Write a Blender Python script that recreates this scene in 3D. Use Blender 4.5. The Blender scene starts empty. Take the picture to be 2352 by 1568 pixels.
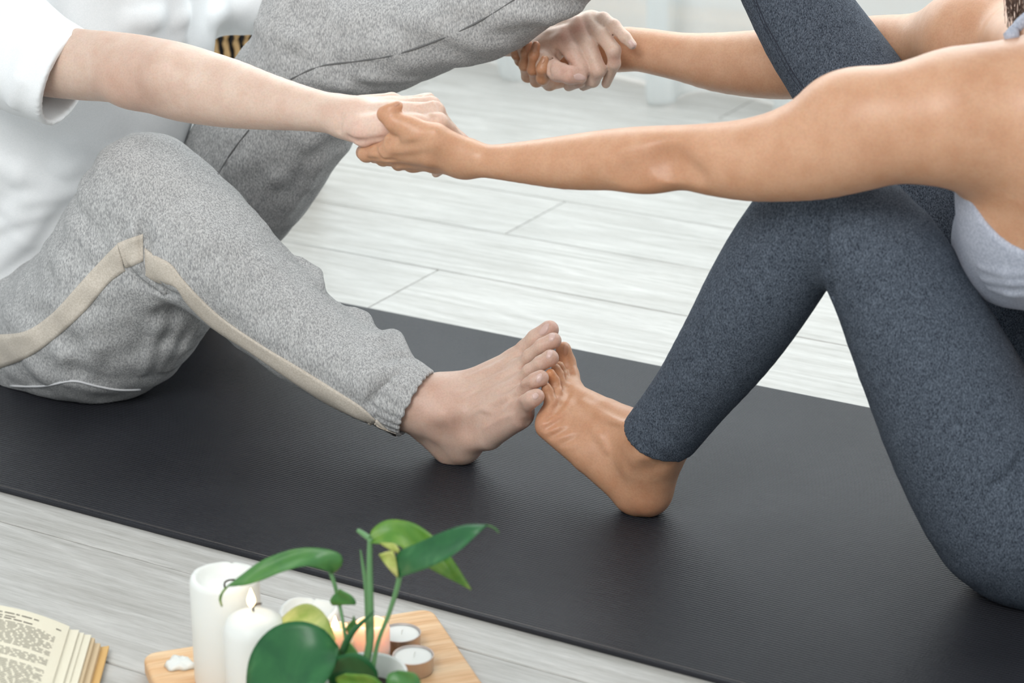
import bpy, bmesh, math, random, time
import numpy as np
from concurrent.futures import ThreadPoolExecutor
from mathutils import Matrix, Vector, noise as mnoise
from mathutils.bvhtree import BVHTree

# ------------------------------------------------------------------ camera
SC = bpy.context.scene
COL = SC.collection
W, H = 2352, 1568
CX, CY, FPX = W / 2, H / 2, 5200.0
PITCH, YAW = math.radians(20.62), math.radians(29.6)
CAM = np.array([1.16069, -2.09789, 1.01758])
FW = np.array([-math.sin(YAW) * math.cos(PITCH), math.cos(YAW) * math.cos(PITCH), -math.sin(PITCH)])
RT = np.array([math.cos(YAW), math.sin(YAW), 0.0])
UP = np.cross(RT, FW)
cam_d = bpy.data.cameras.new('camera')
cam_d.sensor_width = 36.0
cam_d.lens = FPX / W * 36.0
cam_d.clip_start = 0.05
cam = bpy.data.objects.new('camera', cam_d)
COL.objects.link(cam)
m = Matrix.Identity(4)
for i in range(3):
    m[i][0], m[i][1], m[i][2], m[i][3] = RT[i], UP[i], -FW[i], CAM[i]
cam.matrix_world = m
SC.camera = cam
cam_d.dof.use_dof = True
cam_d.dof.focus_distance = 2.42
cam_d.dof.aperture_fstop = 6.3

# ------------------------------------------------------------------ world, lights, exposure
SC.view_settings.view_transform = 'Standard'
SC.view_settings.look = 'None'
SC.view_settings.gamma = 1.0
SC.view_settings.use_curve_mapping = False
SC.view_settings.exposure = 0.0
SC.cycles.use_denoising = True
SC.cycles.use_adaptive_sampling = True
SC.cycles.adaptive_threshold = 0.04
SC.cycles.adaptive_min_samples = 12
SC.cycles.max_bounces = 5
SC.cycles.diffuse_bounces = 3
SC.cycles.glossy_bounces = 2
SC.cycles.transmission_bounces = 4
SC.cycles.transparent_max_bounces = 6
SC.cycles.caustics_reflective = False
SC.cycles.caustics_refractive = False
world = bpy.data.worlds.new('world')
SC.world = world
world.use_nodes = True
bg = world.node_tree.nodes['Background']
bg.inputs[0].default_value = (0.90, 0.97, 1.0, 1)
bg.inputs[1].default_value = 0.74


def area_light(name, loc, target, sx, sy, power, color):
    d = bpy.data.lights.new(name, 'AREA')
    d.shape = 'RECTANGLE'
    d.size, d.size_y, d.energy, d.color = sx, sy, power, color
    o = bpy.data.objects.new(name, d)
    COL.objects.link(o)
    o.location = loc
    o.rotation_euler = (Vector(target) - Vector(loc)).to_track_quat('-Z', 'Y').to_euler()
    return o


# daylight of the tall curtained windows behind the pair, and of the window behind the photographer
area_light('window_daylight', (-0.6, 1.33, 1.50), (-0.5, -0.6, 0.55), 4.6, 1.9, 84, (0.90, 0.98, 1.0))
area_light('window_sky', (-0.6, 2.0, 1.3), (-0.6, 0.0, 0.9), 4.6, 2.2, 78, (0.98, 0.98, 1.0))
area_light('side_window_daylight', (0.45, -2.6, 2.3), (0.0, -0.1, 0.25), 1.2, 1.1, 52, (1.0, 0.985, 0.96))


# ------------------------------------------------------------------ helpers
def ray(px, py):
    return FW + RT * ((px - CX) / FPX) - UP * ((py - CY) / FPX)


def P(px, py, Y=None, Z=None, X=None):
    """The point of the place that the given line of sight meets at a known distance (plane Y, Z or X)."""
    d = ray(px, py)
    if Y is not None:
        t = (Y - CAM[1]) / d[1]
    elif Z is not None:
        t = (Z - CAM[2]) / d[2]
    else:
        t = (X - CAM[0]) / d[0]
    return CAM + d * t


def mpp(p):
    """metres per photograph pixel at a point"""
    return float((np.asarray(p) - CAM) @ FW) / FPX


def srgb(r, g, b):
    return tuple(((c / 255) / 12.92 if c / 255 <= 0.04045 else ((c / 255 + 0.055) / 1.055) ** 2.4) for c in (r, g, b))


MATS = {}


def material(name, color=(0.8, 0.8, 0.8), rough=0.5, **kw):
    mt = bpy.data.materials.new(name)
    mt.use_nodes = True
    b = mt.node_tree.nodes['Principled BSDF']
    b.inputs['Base Color'].default_value = (*color, 1)
    b.inputs['Roughness'].default_value = rough
    for k, v in kw.items():
        b.inputs[k].default_value = v
    MATS[name] = mt
    return mt


class NT:
    """small helper to wire node trees"""
    def __init__(s, mt):
        s.t = mt.node_tree
        s.b = s.t.nodes['Principled BSDF']

    def n(s, typ, **kw):
        x = s.t.nodes.new(typ)
        for k, v in kw.items():
            if k.startswith('_'):
                setattr(x, k[1:], v)
            else:
                key = int(k[1:]) if k[0] == 'i' and k[1:].isdigit() else k.replace('__', ' ')
                if isinstance(v, tuple) and len(v) == 2 and hasattr(v[0], 'outputs'):
                    s.t.links.new(v[0].outputs[v[1]], x.inputs[key])
                else:
                    x.inputs[key].default_value = v
        return x

    def link(s, a, ao, b, bi):
        s.t.links.new(a.outputs[ao], b.inputs[bi])

    def ramp(s, src, out, stops, interp='LINEAR'):
        r = s.t.nodes.new('ShaderNodeValToRGB')
        r.color_ramp.interpolation = interp
        els = r.color_ramp.elements
        while len(els) < len(stops):
            els.new(0.5)
        for e, (p, c) in zip(els, stops):
            e.position = p
            e.color = (*c, 1) if len(c) == 3 else c
        s.t.links.new(src.outputs[out], r.inputs[0])
        return r

    def bump(s, src, out, strength, dist):
        b = s.n('ShaderNodeBump', Strength=strength, Distance=dist)
        s.link(src, out, b, 'Height')
        return b


def new_mesh_obj(name, verts, faces, mat, parent=None, smooth=False):
    me = bpy.data.meshes.new(name)
    me.from_pydata([tuple(v) for v in verts], [], [tuple(f) for f in faces])
    me.update()
    if smooth:
        me.polygons.foreach_set('use_smooth', [True] * len(me.polygons))
    if mat is not None:
        me.materials.append(mat)
    o = bpy.data.objects.new(name, me)
    COL.objects.link(o)
    if parent is not None:
        o.parent = parent
    return o


def empty(name, loc, label, cat, group=None):
    o = bpy.data.objects.new(name, None)
    o.empty_display_size = 0.05
    COL.objects.link(o)
    o.location = loc
    o['label'] = label
    o['category'] = cat
    if group:
        o['group'] = group
    return o


def adopt(child, parent):
    """parent while keeping the child's place (parents are only ever moved, never turned)"""
    child.parent = parent
    child.matrix_parent_inverse = Matrix.Translation(-Vector(parent.location))
    return child


def struct(o):
    o['kind'] = 'structure'
    return o


def box_mesh(name, lo, hi, bev, mat, parent=None, seg=2):
    bm = bmesh.new()
    bmesh.ops.create_cube(bm, size=1)
    for v in bm.verts:
        for i in range(3):
            v.co[i] = lo[i] + (v.co[i] + 0.5) * (hi[i] - lo[i])
    if bev > 0:
        bmesh.ops.bevel(bm, geom=list(bm.edges), offset=bev, segments=seg, profile=0.5, affect='EDGES')
    me = bpy.data.meshes.new(name)
    bm.to_mesh(me)
    bm.free()
    if mat is not None:
        me.materials.append(mat)
    o = bpy.data.objects.new(name, me)
    COL.objects.link(o)
    if parent is not None:
        adopt(o, parent)
    return o


def lathe(name, prof, mat, center=(0, 0, 0), n=48, parent=None, wob=None):
    """profile [(r, z)] turned about the vertical axis at center"""
    vs, fs = [], []
    for j, (r, z) in enumerate(prof):
        for i in range(n):
            a = 2 * math.pi * i / n
            dr, dz = wob(a, j) if wob else (0, 0)
            vs.append((center[0] + (r + dr) * math.cos(a), center[1] + (r + dr) * math.sin(a), center[2] + z + dz))
    for j in range(len(prof) - 1):
        for i in range(n):
            k = (i + 1) % n
            fs.append((j * n + i, j * n + k, (j + 1) * n + k, (j + 1) * n + i))
    fs.append(tuple(range(n))[::-1])
    fs.append(tuple((len(prof) - 1) * n + i for i in range(n)))
    o = new_mesh_obj(name, vs, fs, mat, None, True)
    if parent is not None:
        adopt(o, parent)
    return o


def catmull(pts, sub):
    """smooth curve through rows of numbers"""
    A = np.array(pts, float)
    n = len(A)
    out = []
    for i in range(n - 1):
        p0, p1, p2, p3 = A[max(i - 1, 0)], A[i], A[i + 1], A[min(i + 2, n - 1)]
        for k in range(sub):
            t = k / sub
            out.append(0.5 * (2 * p1 + (p2 - p0) * t + (2 * p0 - 5 * p1 + 4 * p2 - p3) * t * t + (3 * p1 - p0 - 3 * p2 + p3) * t ** 3))
    out.append(A[-1])
    return np.array(out)


def tube_obj(name, pts, radii, mat, parent=None, n=8, sub=6):
    """a round strand along a smooth curve"""
    rows = [(*p, r) for p, r in zip(pts, radii)]
    C = catmull(rows, sub)
    vs, fs = [], []
    up0 = np.array([0.13, 0.31, 0.94])
    for i, c in enumerate(C):
        t = C[min(i + 1, len(C) - 1)][:3] - C[max(i - 1, 0)][:3]
        t /= np.linalg.norm(t) + 1e-12
        u = np.cross(t, up0)
        u /= np.linalg.norm(u) + 1e-12
        w = np.cross(t, u)
        for k in range(n):
            a = 2 * math.pi * k / n
            vs.append(c[:3] + c[3] * (math.cos(a) * u + math.sin(a) * w))
    for i in range(len(C) - 1):
        for k in range(n):
            l = (k + 1) % n
            fs.append((i * n + k, i * n + l, (i + 1) * n + l, (i + 1) * n + k))
    fs.append(tuple(range(n))[::-1])
    fs.append(tuple((len(C) - 1) * n + k for k in range(n)))
    o = new_mesh_obj(name, vs, fs, mat, None, True)
    if parent is not None:
        adopt(o, parent)
    return o


# ------------------------------------------------------------------ materials of the setting
mt = material('oak_plank', rough=0.42)
q = NT(mt)
tc = q.n('ShaderNodeTexCoord')
oi = q.n('ShaderNodeObjectInfo')
geo = q.n('ShaderNodeNewGeometry')
off = q.n('ShaderNodeVectorMath', _operation='SCALE')
q.link(oi, 'Random', off, 'Scale')
off.inputs[0].default_value = (7.3, 3.1, 0)
addv = q.n('ShaderNodeVectorMath', _operation='ADD')
q.link(geo, 'Position', addv, 0)
q.link(off, 0, addv, 1)
mp = q.n('ShaderNodeMapping')
mp.inputs['Scale'].default_value = (1.5, 34, 1)
q.link(addv, 0, mp, 'Vector')
n1 = q.n('ShaderNodeTexNoise', Scale=3.0, Detail=4.0, Roughness=0.65, Distortion=0.4)
q.link(mp, 0, n1, 'Vector')
mp2 = q.n('ShaderNodeMapping')
mp2.inputs['Scale'].default_value = (9, 160, 1)
q.link(addv, 0, mp2, 'Vector')
n2 = q.n('ShaderNodeTexNoise', Scale=4.0, Detail=4.0, Roughness=0.6)
q.link(mp2, 0, n2, 'Vector')
# cathedral grain
mp3 = q.n('ShaderNodeMapping')
mp3.inputs['Scale'].default_value = (0.55, 5.0, 1)
q.link(addv, 0, mp3, 'Vector')
n3 = q.n('ShaderNodeTexNoise', Scale=1.6, Detail=2.0, Roughness=0.5)
q.link(mp3, 0, n3, 'Vector')
mul = q.n('ShaderNodeMath', _operation='MULTIPLY')
q.link(n3, 0, mul, 0)
mul.inputs[1].default_value = 26.0
fr = q.n('ShaderNodeMath', _operation='PINGPONG')
q.link(mul, 0, fr, 0)
fr.inputs[1].default_value = 1.0
r1 = q.ramp(n1, 0, [(0.3, srgb(178, 176, 171)), (0.5, srgb(195, 193, 189)), (0.75, srgb(203, 202, 198))])
r2 = q.ramp(n2, 0, [(0.35, (0.83, 0.83, 0.82)), (0.6, (1, 1, 1))])
r3 = q.ramp(fr, 0, [(0.0, (1.08, 1.08, 1.08)), (0.3, (0.99, 0.99, 0.99)), (1.0, (0.90, 0.895, 0.885))])
mx = q.n('ShaderNodeMix', _data_type='RGBA', _blend_type='MULTIPLY')
mx.inputs[0].default_value = 1.0
q.link(r1, 0, mx, 6)
q.link(r2, 0, mx, 7)
mx2 = q.n('ShaderNodeMix', _data_type='RGBA', _blend_type='MULTIPLY')
mx2.inputs[0].default_value = 0.9
q.link(mx, 2, mx2, 6)
q.link(r3, 0, mx2, 7)
q.link(mx2, 2, q.b, 'Base Color')
bp = q.bump(n2, 0, 0.12, 0.002)
q.link(bp, 0, q.b, 'Normal')

mt = material('mat_rubber', srgb(48, 49, 53), 0.44)
mt.node_tree.nodes['Principled BSDF'].inputs['Specular IOR Level'].default_value = 0.24
q = NT(mt)
geo = q.n('ShaderNodeNewGeometry')
sx = q.n('ShaderNodeSeparateXYZ')
q.link(geo, 'Position', sx, 0)
def sine(axis, freq, ph=None):
    a = q.n('ShaderNodeMath', _operation='MULTIPLY')
    q.link(sx, axis, a, 0)
    a.inputs[1].default_value = freq
    src = a
    if ph is not None:
        b = q.n('ShaderNodeMath', _operation='ADD')
        q.link(a, 0, b, 0)
        q.link(ph, 0, b, 1)
        src = b
    s = q.n('ShaderNodeMath', _operation='SINE')
    q.link(src, 0, s, 0)
    return s
s1 = sine(1, 2 * math.pi / 0.0042)
s2 = sine(0, 2 * math.pi / 0.0034)
mm = q.n('ShaderNodeMath', _operation='MULTIPLY_ADD')
q.link(s2, 0, mm, 0)
mm.inputs[1].default_value = 0.16
q.link(s1, 0, mm, 2)
nz = q.n('ShaderNodeTexNoise', Scale=900.0, Detail=0.0)
q.link(geo, 'Position', nz, 'Vector')
md = q.n('ShaderNodeMath', _operation='ADD')
q.link(mm, 0, md, 0)
q.link(nz, 0, md, 1)
bp = q.bump(md, 0, 0.45, 0.0006)
q.link(bp, 0, q.b, 'Normal')
nz2 = q.n('ShaderNodeTexNoise', Scale=5.0, Detail=2.0, Roughness=0.6)
q.link(geo, 'Position', nz2, 'Vector')
rr = q.ramp(nz2, 0, [(0.3, srgb(37, 38, 43)), (0.7, srgb(46, 47, 52))])
sub_ = q.n('ShaderNodeMath', _operation='COMPARE')
q.link(sx, 1, sub_, 0)
sub_.inputs[1].default_value = -0.4245 + 0.0062
sub_.inputs[2].default_value = 0.0005
mxe = q.n('ShaderNodeMix', _data_type='RGBA')
q.link(sub_, 0, mxe, 0)
q.link(rr, 0, mxe, 6)
mxe.inputs[7].default_value = (*srgb(104, 98, 94), 1)
q.link(mxe, 2, q.b, 'Base Color')

mt = material('sheer_curtain', (0.93, 0.95, 0.95), 0.9)
q = NT(mt)
tl = q.n('ShaderNodeBsdfTranslucent')
tl.inputs[0].default_value = (0.93, 0.96, 0.96, 1)
msh = q.n('ShaderNodeMixShader')
msh.inputs[0].default_value = 0.5
outn = [x for x in q.t.nodes if x.type == 'OUTPUT_MATERIAL'][0]
q.link(q.b, 0, msh, 1)
q.link(tl, 0, msh, 2)
tr = q.n('ShaderNodeBsdfTransparent')
ms2 = q.n('ShaderNodeMixShader')
ms2.inputs[0].default_value = 0.42
q.link(msh, 0, ms2, 1)
q.link(tr, 0, ms2, 2)
q.link(ms2, 0, outn, 0)
material('wall_paint', srgb(226, 228, 226), 0.8)
material('sill_wood', srgb(206, 170, 126), 0.55)
material('frame_white', srgb(232, 232, 230), 0.4)
mt = material('window_glass', (1, 1, 1), 0.02)
MATS['window_glass'].node_tree.nodes['Principled BSDF'].inputs['Transmission Weight'].default_value = 1.0

# ------------------------------------------------------------------ floor of planks
PW, PL, PGAP = 0.186, 1.30, 0.0009
floor = struct(box_mesh('floor', (-3.6, -1.0, -0.03), (2.2, 2.6, -0.0085), 0, material('floor_joint', srgb(176, 173, 168), 0.8)))
plank_me = None
Y0 = 0.4501      # one long joint lies here
XJ = -0.4047     # end joints of every second row
for r in range(-7, 12):
    y0 = Y0 + r * PW
    if y0 > 2.58 or y0 < -0.98:
        continue
    shift = XJ - (0.4 if r <= -4 else 0) if r % 2 else XJ + PL * 0.56
    for c in range(-3, 3):
        x0 = shift + c * PL
        if x0 > 2.2 or x0 + PL < -3.5:
            continue
        if plank_me is None:
            o = box_mesh('plank', (PGAP, PGAP, -0.0085), (PL - PGAP, PW - PGAP, 0.0), 0.0011, MATS['oak_plank'], None, 1)
            plank_me = o.data
        else:
            o = bpy.data.objects.new('plank', plank_me)
            COL.objects.link(o)
        o.parent = floor
        o.location = (x0, y0, 0)

# ------------------------------------------------------------------ back wall, windows, curtain
WY = 2.05
wall = struct(box_mesh('wall_back', (-3.6, WY, 0.0), (2.2, WY + 0.16, 0.10), 0.002, MATS['wall_paint']))
for x0, x1 in ((-3.6, -2.7), (-0.72, -0.42), (1.3, 2.2)):
    adopt(box_mesh('wall_pier', (x0, WY, 0.10), (x1, WY + 0.16, 2.5), 0.003, MATS['wall_paint']), wall)
struct(box_mesh('wall_header', (-3.6, WY, 2.5), (2.2, WY + 0.16, 2.7), 0, MATS['wall_paint']))
for i, (x0, x1) in enumerate(((-2.7, -0.72), (-0.42, 1.3))):
    w = struct(box_mesh('window_%d' % (i + 1), (x0, WY - 0.03, 0.10), (x1, WY + 0.16, 0.14), 0.004, MATS['sill_wood']))
    for a, b in ((x0, x0 + 0.06), (x1 - 0.06, x1), ((x0 + x1) / 2 - 0.04, (x0 + x1) / 2 + 0.04)):
        adopt(box_mesh('window_frame', (a, WY + 0.05, 0.14), (b, WY + 0.11, 2.5), 0.004, MATS['frame_white']), w)
    adopt(box_mesh('window_rail', (x0, WY + 0.05, 0.14), (x1, WY + 0.11, 0.21), 0.004, MATS['sill_wood']), w)
    for k in range(2):
        a = x0 + 0.06 + k * ((x1 - x0) / 2 - 0.02)
        adopt(box_mesh('glass_pane', (a, WY + 0.075, 0.21), (a + (x1 - x0) / 2 - 0.1, WY + 0.081, 2.5), 0, MATS['window_glass']), w)


struct(box_mesh('trim_1', (-3.6, 1.93, 0.0), (2.2, 2.049, 0.034), 0.003, MATS['sill_wood']))

# ------------------------------------------------------------------ yoga mat
MY0, MY1 = -0.4245, 0.2590
mat_o = box_mesh('yoga_mat', (-1.05, MY0, 0.0003), (0.95, MY1, 0.0052), 0.0016, MATS['mat_rubber'], None, 2)
mat_o['label'] = 'charcoal ribbed rubber yoga mat under the seated pair'
mat_o['category'] = 'yoga mat'
ZM = 0.0052

# ------------------------------------------------------------------ solid modelling of soft bodies (distance fields, meshed with surface nets)
F4 = np.float32


class Prim:
    def __init__(s, f, lo, hi):
        s.f, s.lo, s.hi = f, np.array(lo, float), np.array(hi, float)


def V3(*a):
    return np.array(a, float)


def unit(v):
    v = np.asarray(v, float)
    return v / (np.linalg.norm(v) + 1e-12)


def rc(a, b, ra, rb, flat=None):
    """tapered capsule; flat=(axis, s): thickness along the axis times s"""
    a, b = np.asarray(a, F4), np.asarray(b, F4)
    ba = b - a
    bb = F4(max(float(ba @ ba), 1e-12))
    if flat is not None:
        nrm, s = unit(flat[0]).astype(F4), F4(flat[1])
    def f(p, lo=None, hi=None):
        pa = p - a
        h = np.clip(pa @ ba / bb, 0, 1)
        q = pa - h[:, None] * ba
        if flat is not None:
            q = q + (q @ nrm * (1 / s - 1))[:, None] * nrm
            return (np.sqrt(np.einsum('ij,ij->i', q, q)) - (ra + (rb - ra) * h)) * min(s, F4(1))
        return np.sqrt(np.einsum('ij,ij->i', q, q)) - (ra + (rb - ra) * h)
    r = max(ra, rb) * (max(1.0, flat[1]) if flat is not None else 1.0)
    return Prim(f, np.minimum(a, b) - r, np.maximum(a, b) + r)


def ell(c, r, ax=None):
    """ellipsoid: centre, three radii, axes as rows"""
    c = np.asarray(c, F4)
    r = np.asarray(r, F4)
    R = np.eye(3, dtype=F4) if ax is None else np.asarray(ax, F4)
    def f(p, lo=None, hi=None):
        q = (p - c) @ R.T
        a = q / r
        k0 = np.sqrt(np.einsum('ij,ij->i', a, a))
        b = a / r
        k1 = np.sqrt(np.einsum('ij,ij->i', b, b))
        return k0 * (k0 - 1) / np.maximum(k1, 1e-6)
    e = np.sqrt(((R.T * r) ** 2).sum(1))
    return Prim(f, c - e, c + e)


def halfspace(c, n):
    """solid on the side the normal points away from"""
    c, n = np.asarray(c, F4), unit(n).astype(F4)
    return Prim(lambda p, lo=None, hi=None: (p - c) @ n, c - 9, c + 9)


def frame_axes(x, z):
    """orthonormal rows: x kept, z made square to it"""
    x = unit(x)
    y = unit(np.cross(z, x))
    return np.array([x, y, np.cross(x, y)])


def smin(a, b, k):
    if k <= 0:
        return np.minimum(a, b)
    h = np.maximum(k - np.abs(a - b), 0) / k
    return np.minimum(a, b) - h * h * (k * 0.25)


def smax(a, b, k):
    return -smin(-a, -b, k)


class Field:
    def __init__(s):
        s.ops = []
        s.warp = None

    def u(s, prim, k=0.006):
        s.ops.append(('u', prim, k))
        return s

    def sub(s, prim, k=0.003):
        s.ops.append(('s', prim, k))
        return s

    def isect(s, prim, k=0.003):
        s.ops.append(('i', prim, k))
        return s

    def tube(s, pts, radii, k=0.004, sub=3, flat=None):
        C = catmull([(*p, r) for p, r in zip(pts, radii)], sub)
        g = Field()
        for i in range(len(C) - 1):
            g.u(rc(C[i][:3], C[i + 1][:3], C[i][3], C[i + 1][3], flat), 0.0)
        s.u(g.prim(), k)
        return s

    def ev(s, p, lo=None, hi=None):
        d = np.full(len(p), 1.0, F4)
        for mode, pr, k in s.ops:
            if lo is not None:
                mg = k + 0.006
                if mode != 'i' and (np.any(pr.lo - mg > hi) or np.any(pr.hi + mg < lo)):
                    continue
            v = pr.f(p, lo, hi)
            if mode == 'u':
                d = smin(d, v, k)
            elif mode == 's':
                d = smax(d, -v, k)
            else:
                d = smax(d, v, k)
        if s.warp is not None:
            d = d + s.warp(p)
        return d

    def bounds(s):
        us = [pr for m_, pr, k in s.ops if m_ == 'u']
        return np.min([q_.lo for q_ in us], 0), np.max([q_.hi for q_ in us], 0)

    def prim(s):
        lo, hi = s.bounds()
        return Prim(lambda p, l=None, h=None: s.ev(p, l, h), lo, hi)

    def hit(s, px, py, t0=1.2, t1=4.0):
        """where a line of sight first meets the solid"""
        d = ray(px, py)
        n = np.linalg.norm(d)
        d = d / n
        t0, t1 = 1.75 * n, 2.95 * n
        ts = np.arange(t0, t1, 0.004)
        pp = (CAM + ts[:, None] * d).astype(F4)
        v = s.ev(pp, pp.min(0), pp.max(0))
        i = np.argmax(v < 0)
        if v[i] >= 0:
            i = int(np.argmin(v))
            return CAM + ts[i] * d
        a, b = ts[i - 1], ts[i]
        va, vb = v[i - 1], v[i]
        return CAM + (a + (b - a) * va / (va - vb)) * d

    def mesh(s, h, lo=None, hi=None, B=24, fine=None):
        """fine=(x0, x1, hx_fine, hx_coarse): closer spacing along x where hands and feet are"""
        blo, bhi = s.bounds()
        hm = max(h, fine[3]) if fine else h
        lo = blo - 3 * hm if lo is None else np.maximum(lo, blo - 3 * hm)
        hi = bhi + 3 * hm if hi is None else np.minimum(hi, bhi + 3 * hm)
        axes = []
        for i in range(3):
            if fine and i == 0:
                xs, x = [], lo[0]
                while x < hi[0] + hm:
                    xs.append(x)
                    d = max(fine[0] - x, x - fine[1], 0.0)
                    x += fine[2] + (fine[3] - fine[2]) * min(1.0, d / 0.03)
                xs = np.array(xs)
                st = fine[3]
            else:
                xs = np.arange(lo[i], hi[i] + h, h)
                st = h
            pad = (-len(xs)) % B
            axes.append(np.concatenate([xs, xs[-1] + st * np.arange(1, pad + 1)]))
        n = np.array([len(a_) for a_ in axes])
        nb = n // B
        D = np.ones(tuple(n), F4)
        bi = np.stack(np.meshgrid(*[np.arange(k_) for k_ in nb], indexing='ij'), -1).reshape(-1, 3)
        b0 = np.stack([axes[i][bi[:, i] * B] for i in range(3)], -1)
        b1 = np.stack([axes[i][bi[:, i] * B + B - 1] for i in range(3)], -1)
        cen = ((b0 + b1) / 2).astype(F4)
        dc = s.ev(cen)
        rads = np.linalg.norm(b1 - b0, axis=1) * 0.5 + hm
        def work(args):
            q_, l, u_, d0, rad = args
            sl = tuple(slice(q_[i] * B, q_[i] * B + B) for i in range(3))
            if d0 > rad * 1.35 + 0.01:
                return
            if d0 < -(rad * 1.2 + 0.008):
                D[sl] = -1
                return
            g = np.meshgrid(*[axes[i][sl[i]] for i in range(3)], indexing='ij')
            p = np.stack([x_.ravel() for x_ in g], -1).astype(F4)
            D[sl] = s.ev(p, l, u_).reshape(B, B, B)
        with ThreadPoolExecutor(4) as pool:
            list(pool.map(work, zip(bi, b0, b1, dc, rads)))
        return nets(D, axes)


def nets(D, axes):
    """surface nets: grid of distances to quads"""
    S = D < 0
    n = np.array(D.shape)
    cnt = np.zeros(tuple(n - 1), np.uint8)
    for dx in (0, 1):
        for dy in (0, 1):
            for dz in (0, 1):
                cnt += S[dx:n[0] - 1 + dx, dy:n[1] - 1 + dy, dz:n[2] - 1 + dz]
    act = np.flatnonzero((cnt > 0) & (cnt < 8))
    cs = np.array(cnt.shape)
    ci = np.stack(np.unravel_index(act, cnt.shape), -1)
    del cnt
    vals = {}
    for c in [(a, b, g) for a in (0, 1) for b in (0, 1) for g in (0, 1)]:
        vals[c] = D[ci[:, 0] + c[0], ci[:, 1] + c[1], ci[:, 2] + c[2]]
    acc = np.zeros((len(act), 3))
    num = np.zeros(len(act))
    for ax in range(3):
        o1, o2 = [i for i in range(3) if i != ax]
        for p in (0, 1):
            for q_ in (0, 1):
                c0 = [0, 0, 0]
                c0[o1], c0[o2] = p, q_
                c1 = list(c0)
                c1[ax] = 1
                v0, v1 = vals[tuple(c0)], vals[tuple(c1)]
                cr = (v0 < 0) != (v1 < 0)
                t = np.where(cr, v0 / np.where(cr, v0 - v1, 1), 0)
                acc[:, ax] += np.where(cr, t, 0)
                acc[:, o1] += np.where(cr, p, 0)
                acc[:, o2] += np.where(cr, q_, 0)
                num += cr
    fr_ = acc / np.maximum(num, 1)[:, None]
    verts = np.stack([axes[i][ci[:, i]] * (1 - fr_[:, i]) + axes[i][ci[:, i] + 1] * fr_[:, i] for i in range(3)], -1)
    faces = []
    st = np.array([cs[1] * cs[2], cs[2], 1])
    for ax in range(3):
        o1, o2 = [(1, 2), (2, 0), (0, 1)][ax]
        a = [slice(None)] * 3
        b = [slice(None)] * 3
        a[ax], b[ax] = slice(0, -1), slice(1, None)
        A, Bm = S[tuple(a)], S[tuple(b)]
        e = np.stack(np.nonzero(A != Bm), -1)
        ok = (e[:, o1] > 0) & (e[:, o2] > 0) & (e[:, o1] < n[o1] - 1) & (e[:, o2] < n[o2] - 1)
        e = e[ok]
        base = e @ st
        quad = np.stack([base - st[o1] - st[o2], base - st[o2], base, base - st[o1]], -1)
        flip = ~S[e[:, 0], e[:, 1], e[:, 2]]
        quad[flip] = quad[flip][:, ::-1]
        faces.append(np.searchsorted(act, quad))
    return verts, np.concatenate(faces)


def relax(v, f, it=2, lam=0.5):
    """light smoothing over the quad edges"""
    e = np.concatenate([f[:, [0, 1]], f[:, [1, 2]], f[:, [2, 3]], f[:, [3, 0]]])
    n = len(v)
    deg = np.bincount(e[:, 0], minlength=n) + np.bincount(e[:, 1], minlength=n)
    for _ in range(it):
        for l in (lam, -lam * 1.03):
            s = np.stack([np.bincount(e[:, 0], v[e[:, 1], i], n) + np.bincount(e[:, 1], v[e[:, 0], i], n) for i in range(3)], -1)
            v = v + l * (s / np.maximum(deg, 1)[:, None] - v)
    return v


def mesh_obj(name, v, f, mat, parent=None, tint=None):
    me = bpy.data.meshes.new(name)
    me.vertices.add(len(v))
    me.vertices.foreach_set('co', v.astype(F4).ravel())
    me.loops.add(4 * len(f))
    me.loops.foreach_set('vertex_index', f.astype(np.int32).ravel())
    me.polygons.add(len(f))
    me.polygons.foreach_set('loop_start', np.arange(0, 4 * len(f), 4, dtype=np.int32))
    me.polygons.foreach_set('use_smooth', np.ones(len(f), bool))
    me.update(calc_edges=True)
    me.validate()
    if tint is not None:
        at = me.attributes.new('tint', 'FLOAT_COLOR', 'POINT')
        at.data.foreach_set('color', np.concatenate([tint, np.ones((len(v), 1))], 1).astype(F4).ravel())
    me.materials.append(mat)
    o = bpy.data.objects.new(name, me)
    COL.objects.link(o)
    if parent is not None:
        adopt(o, parent)
    return o


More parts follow.
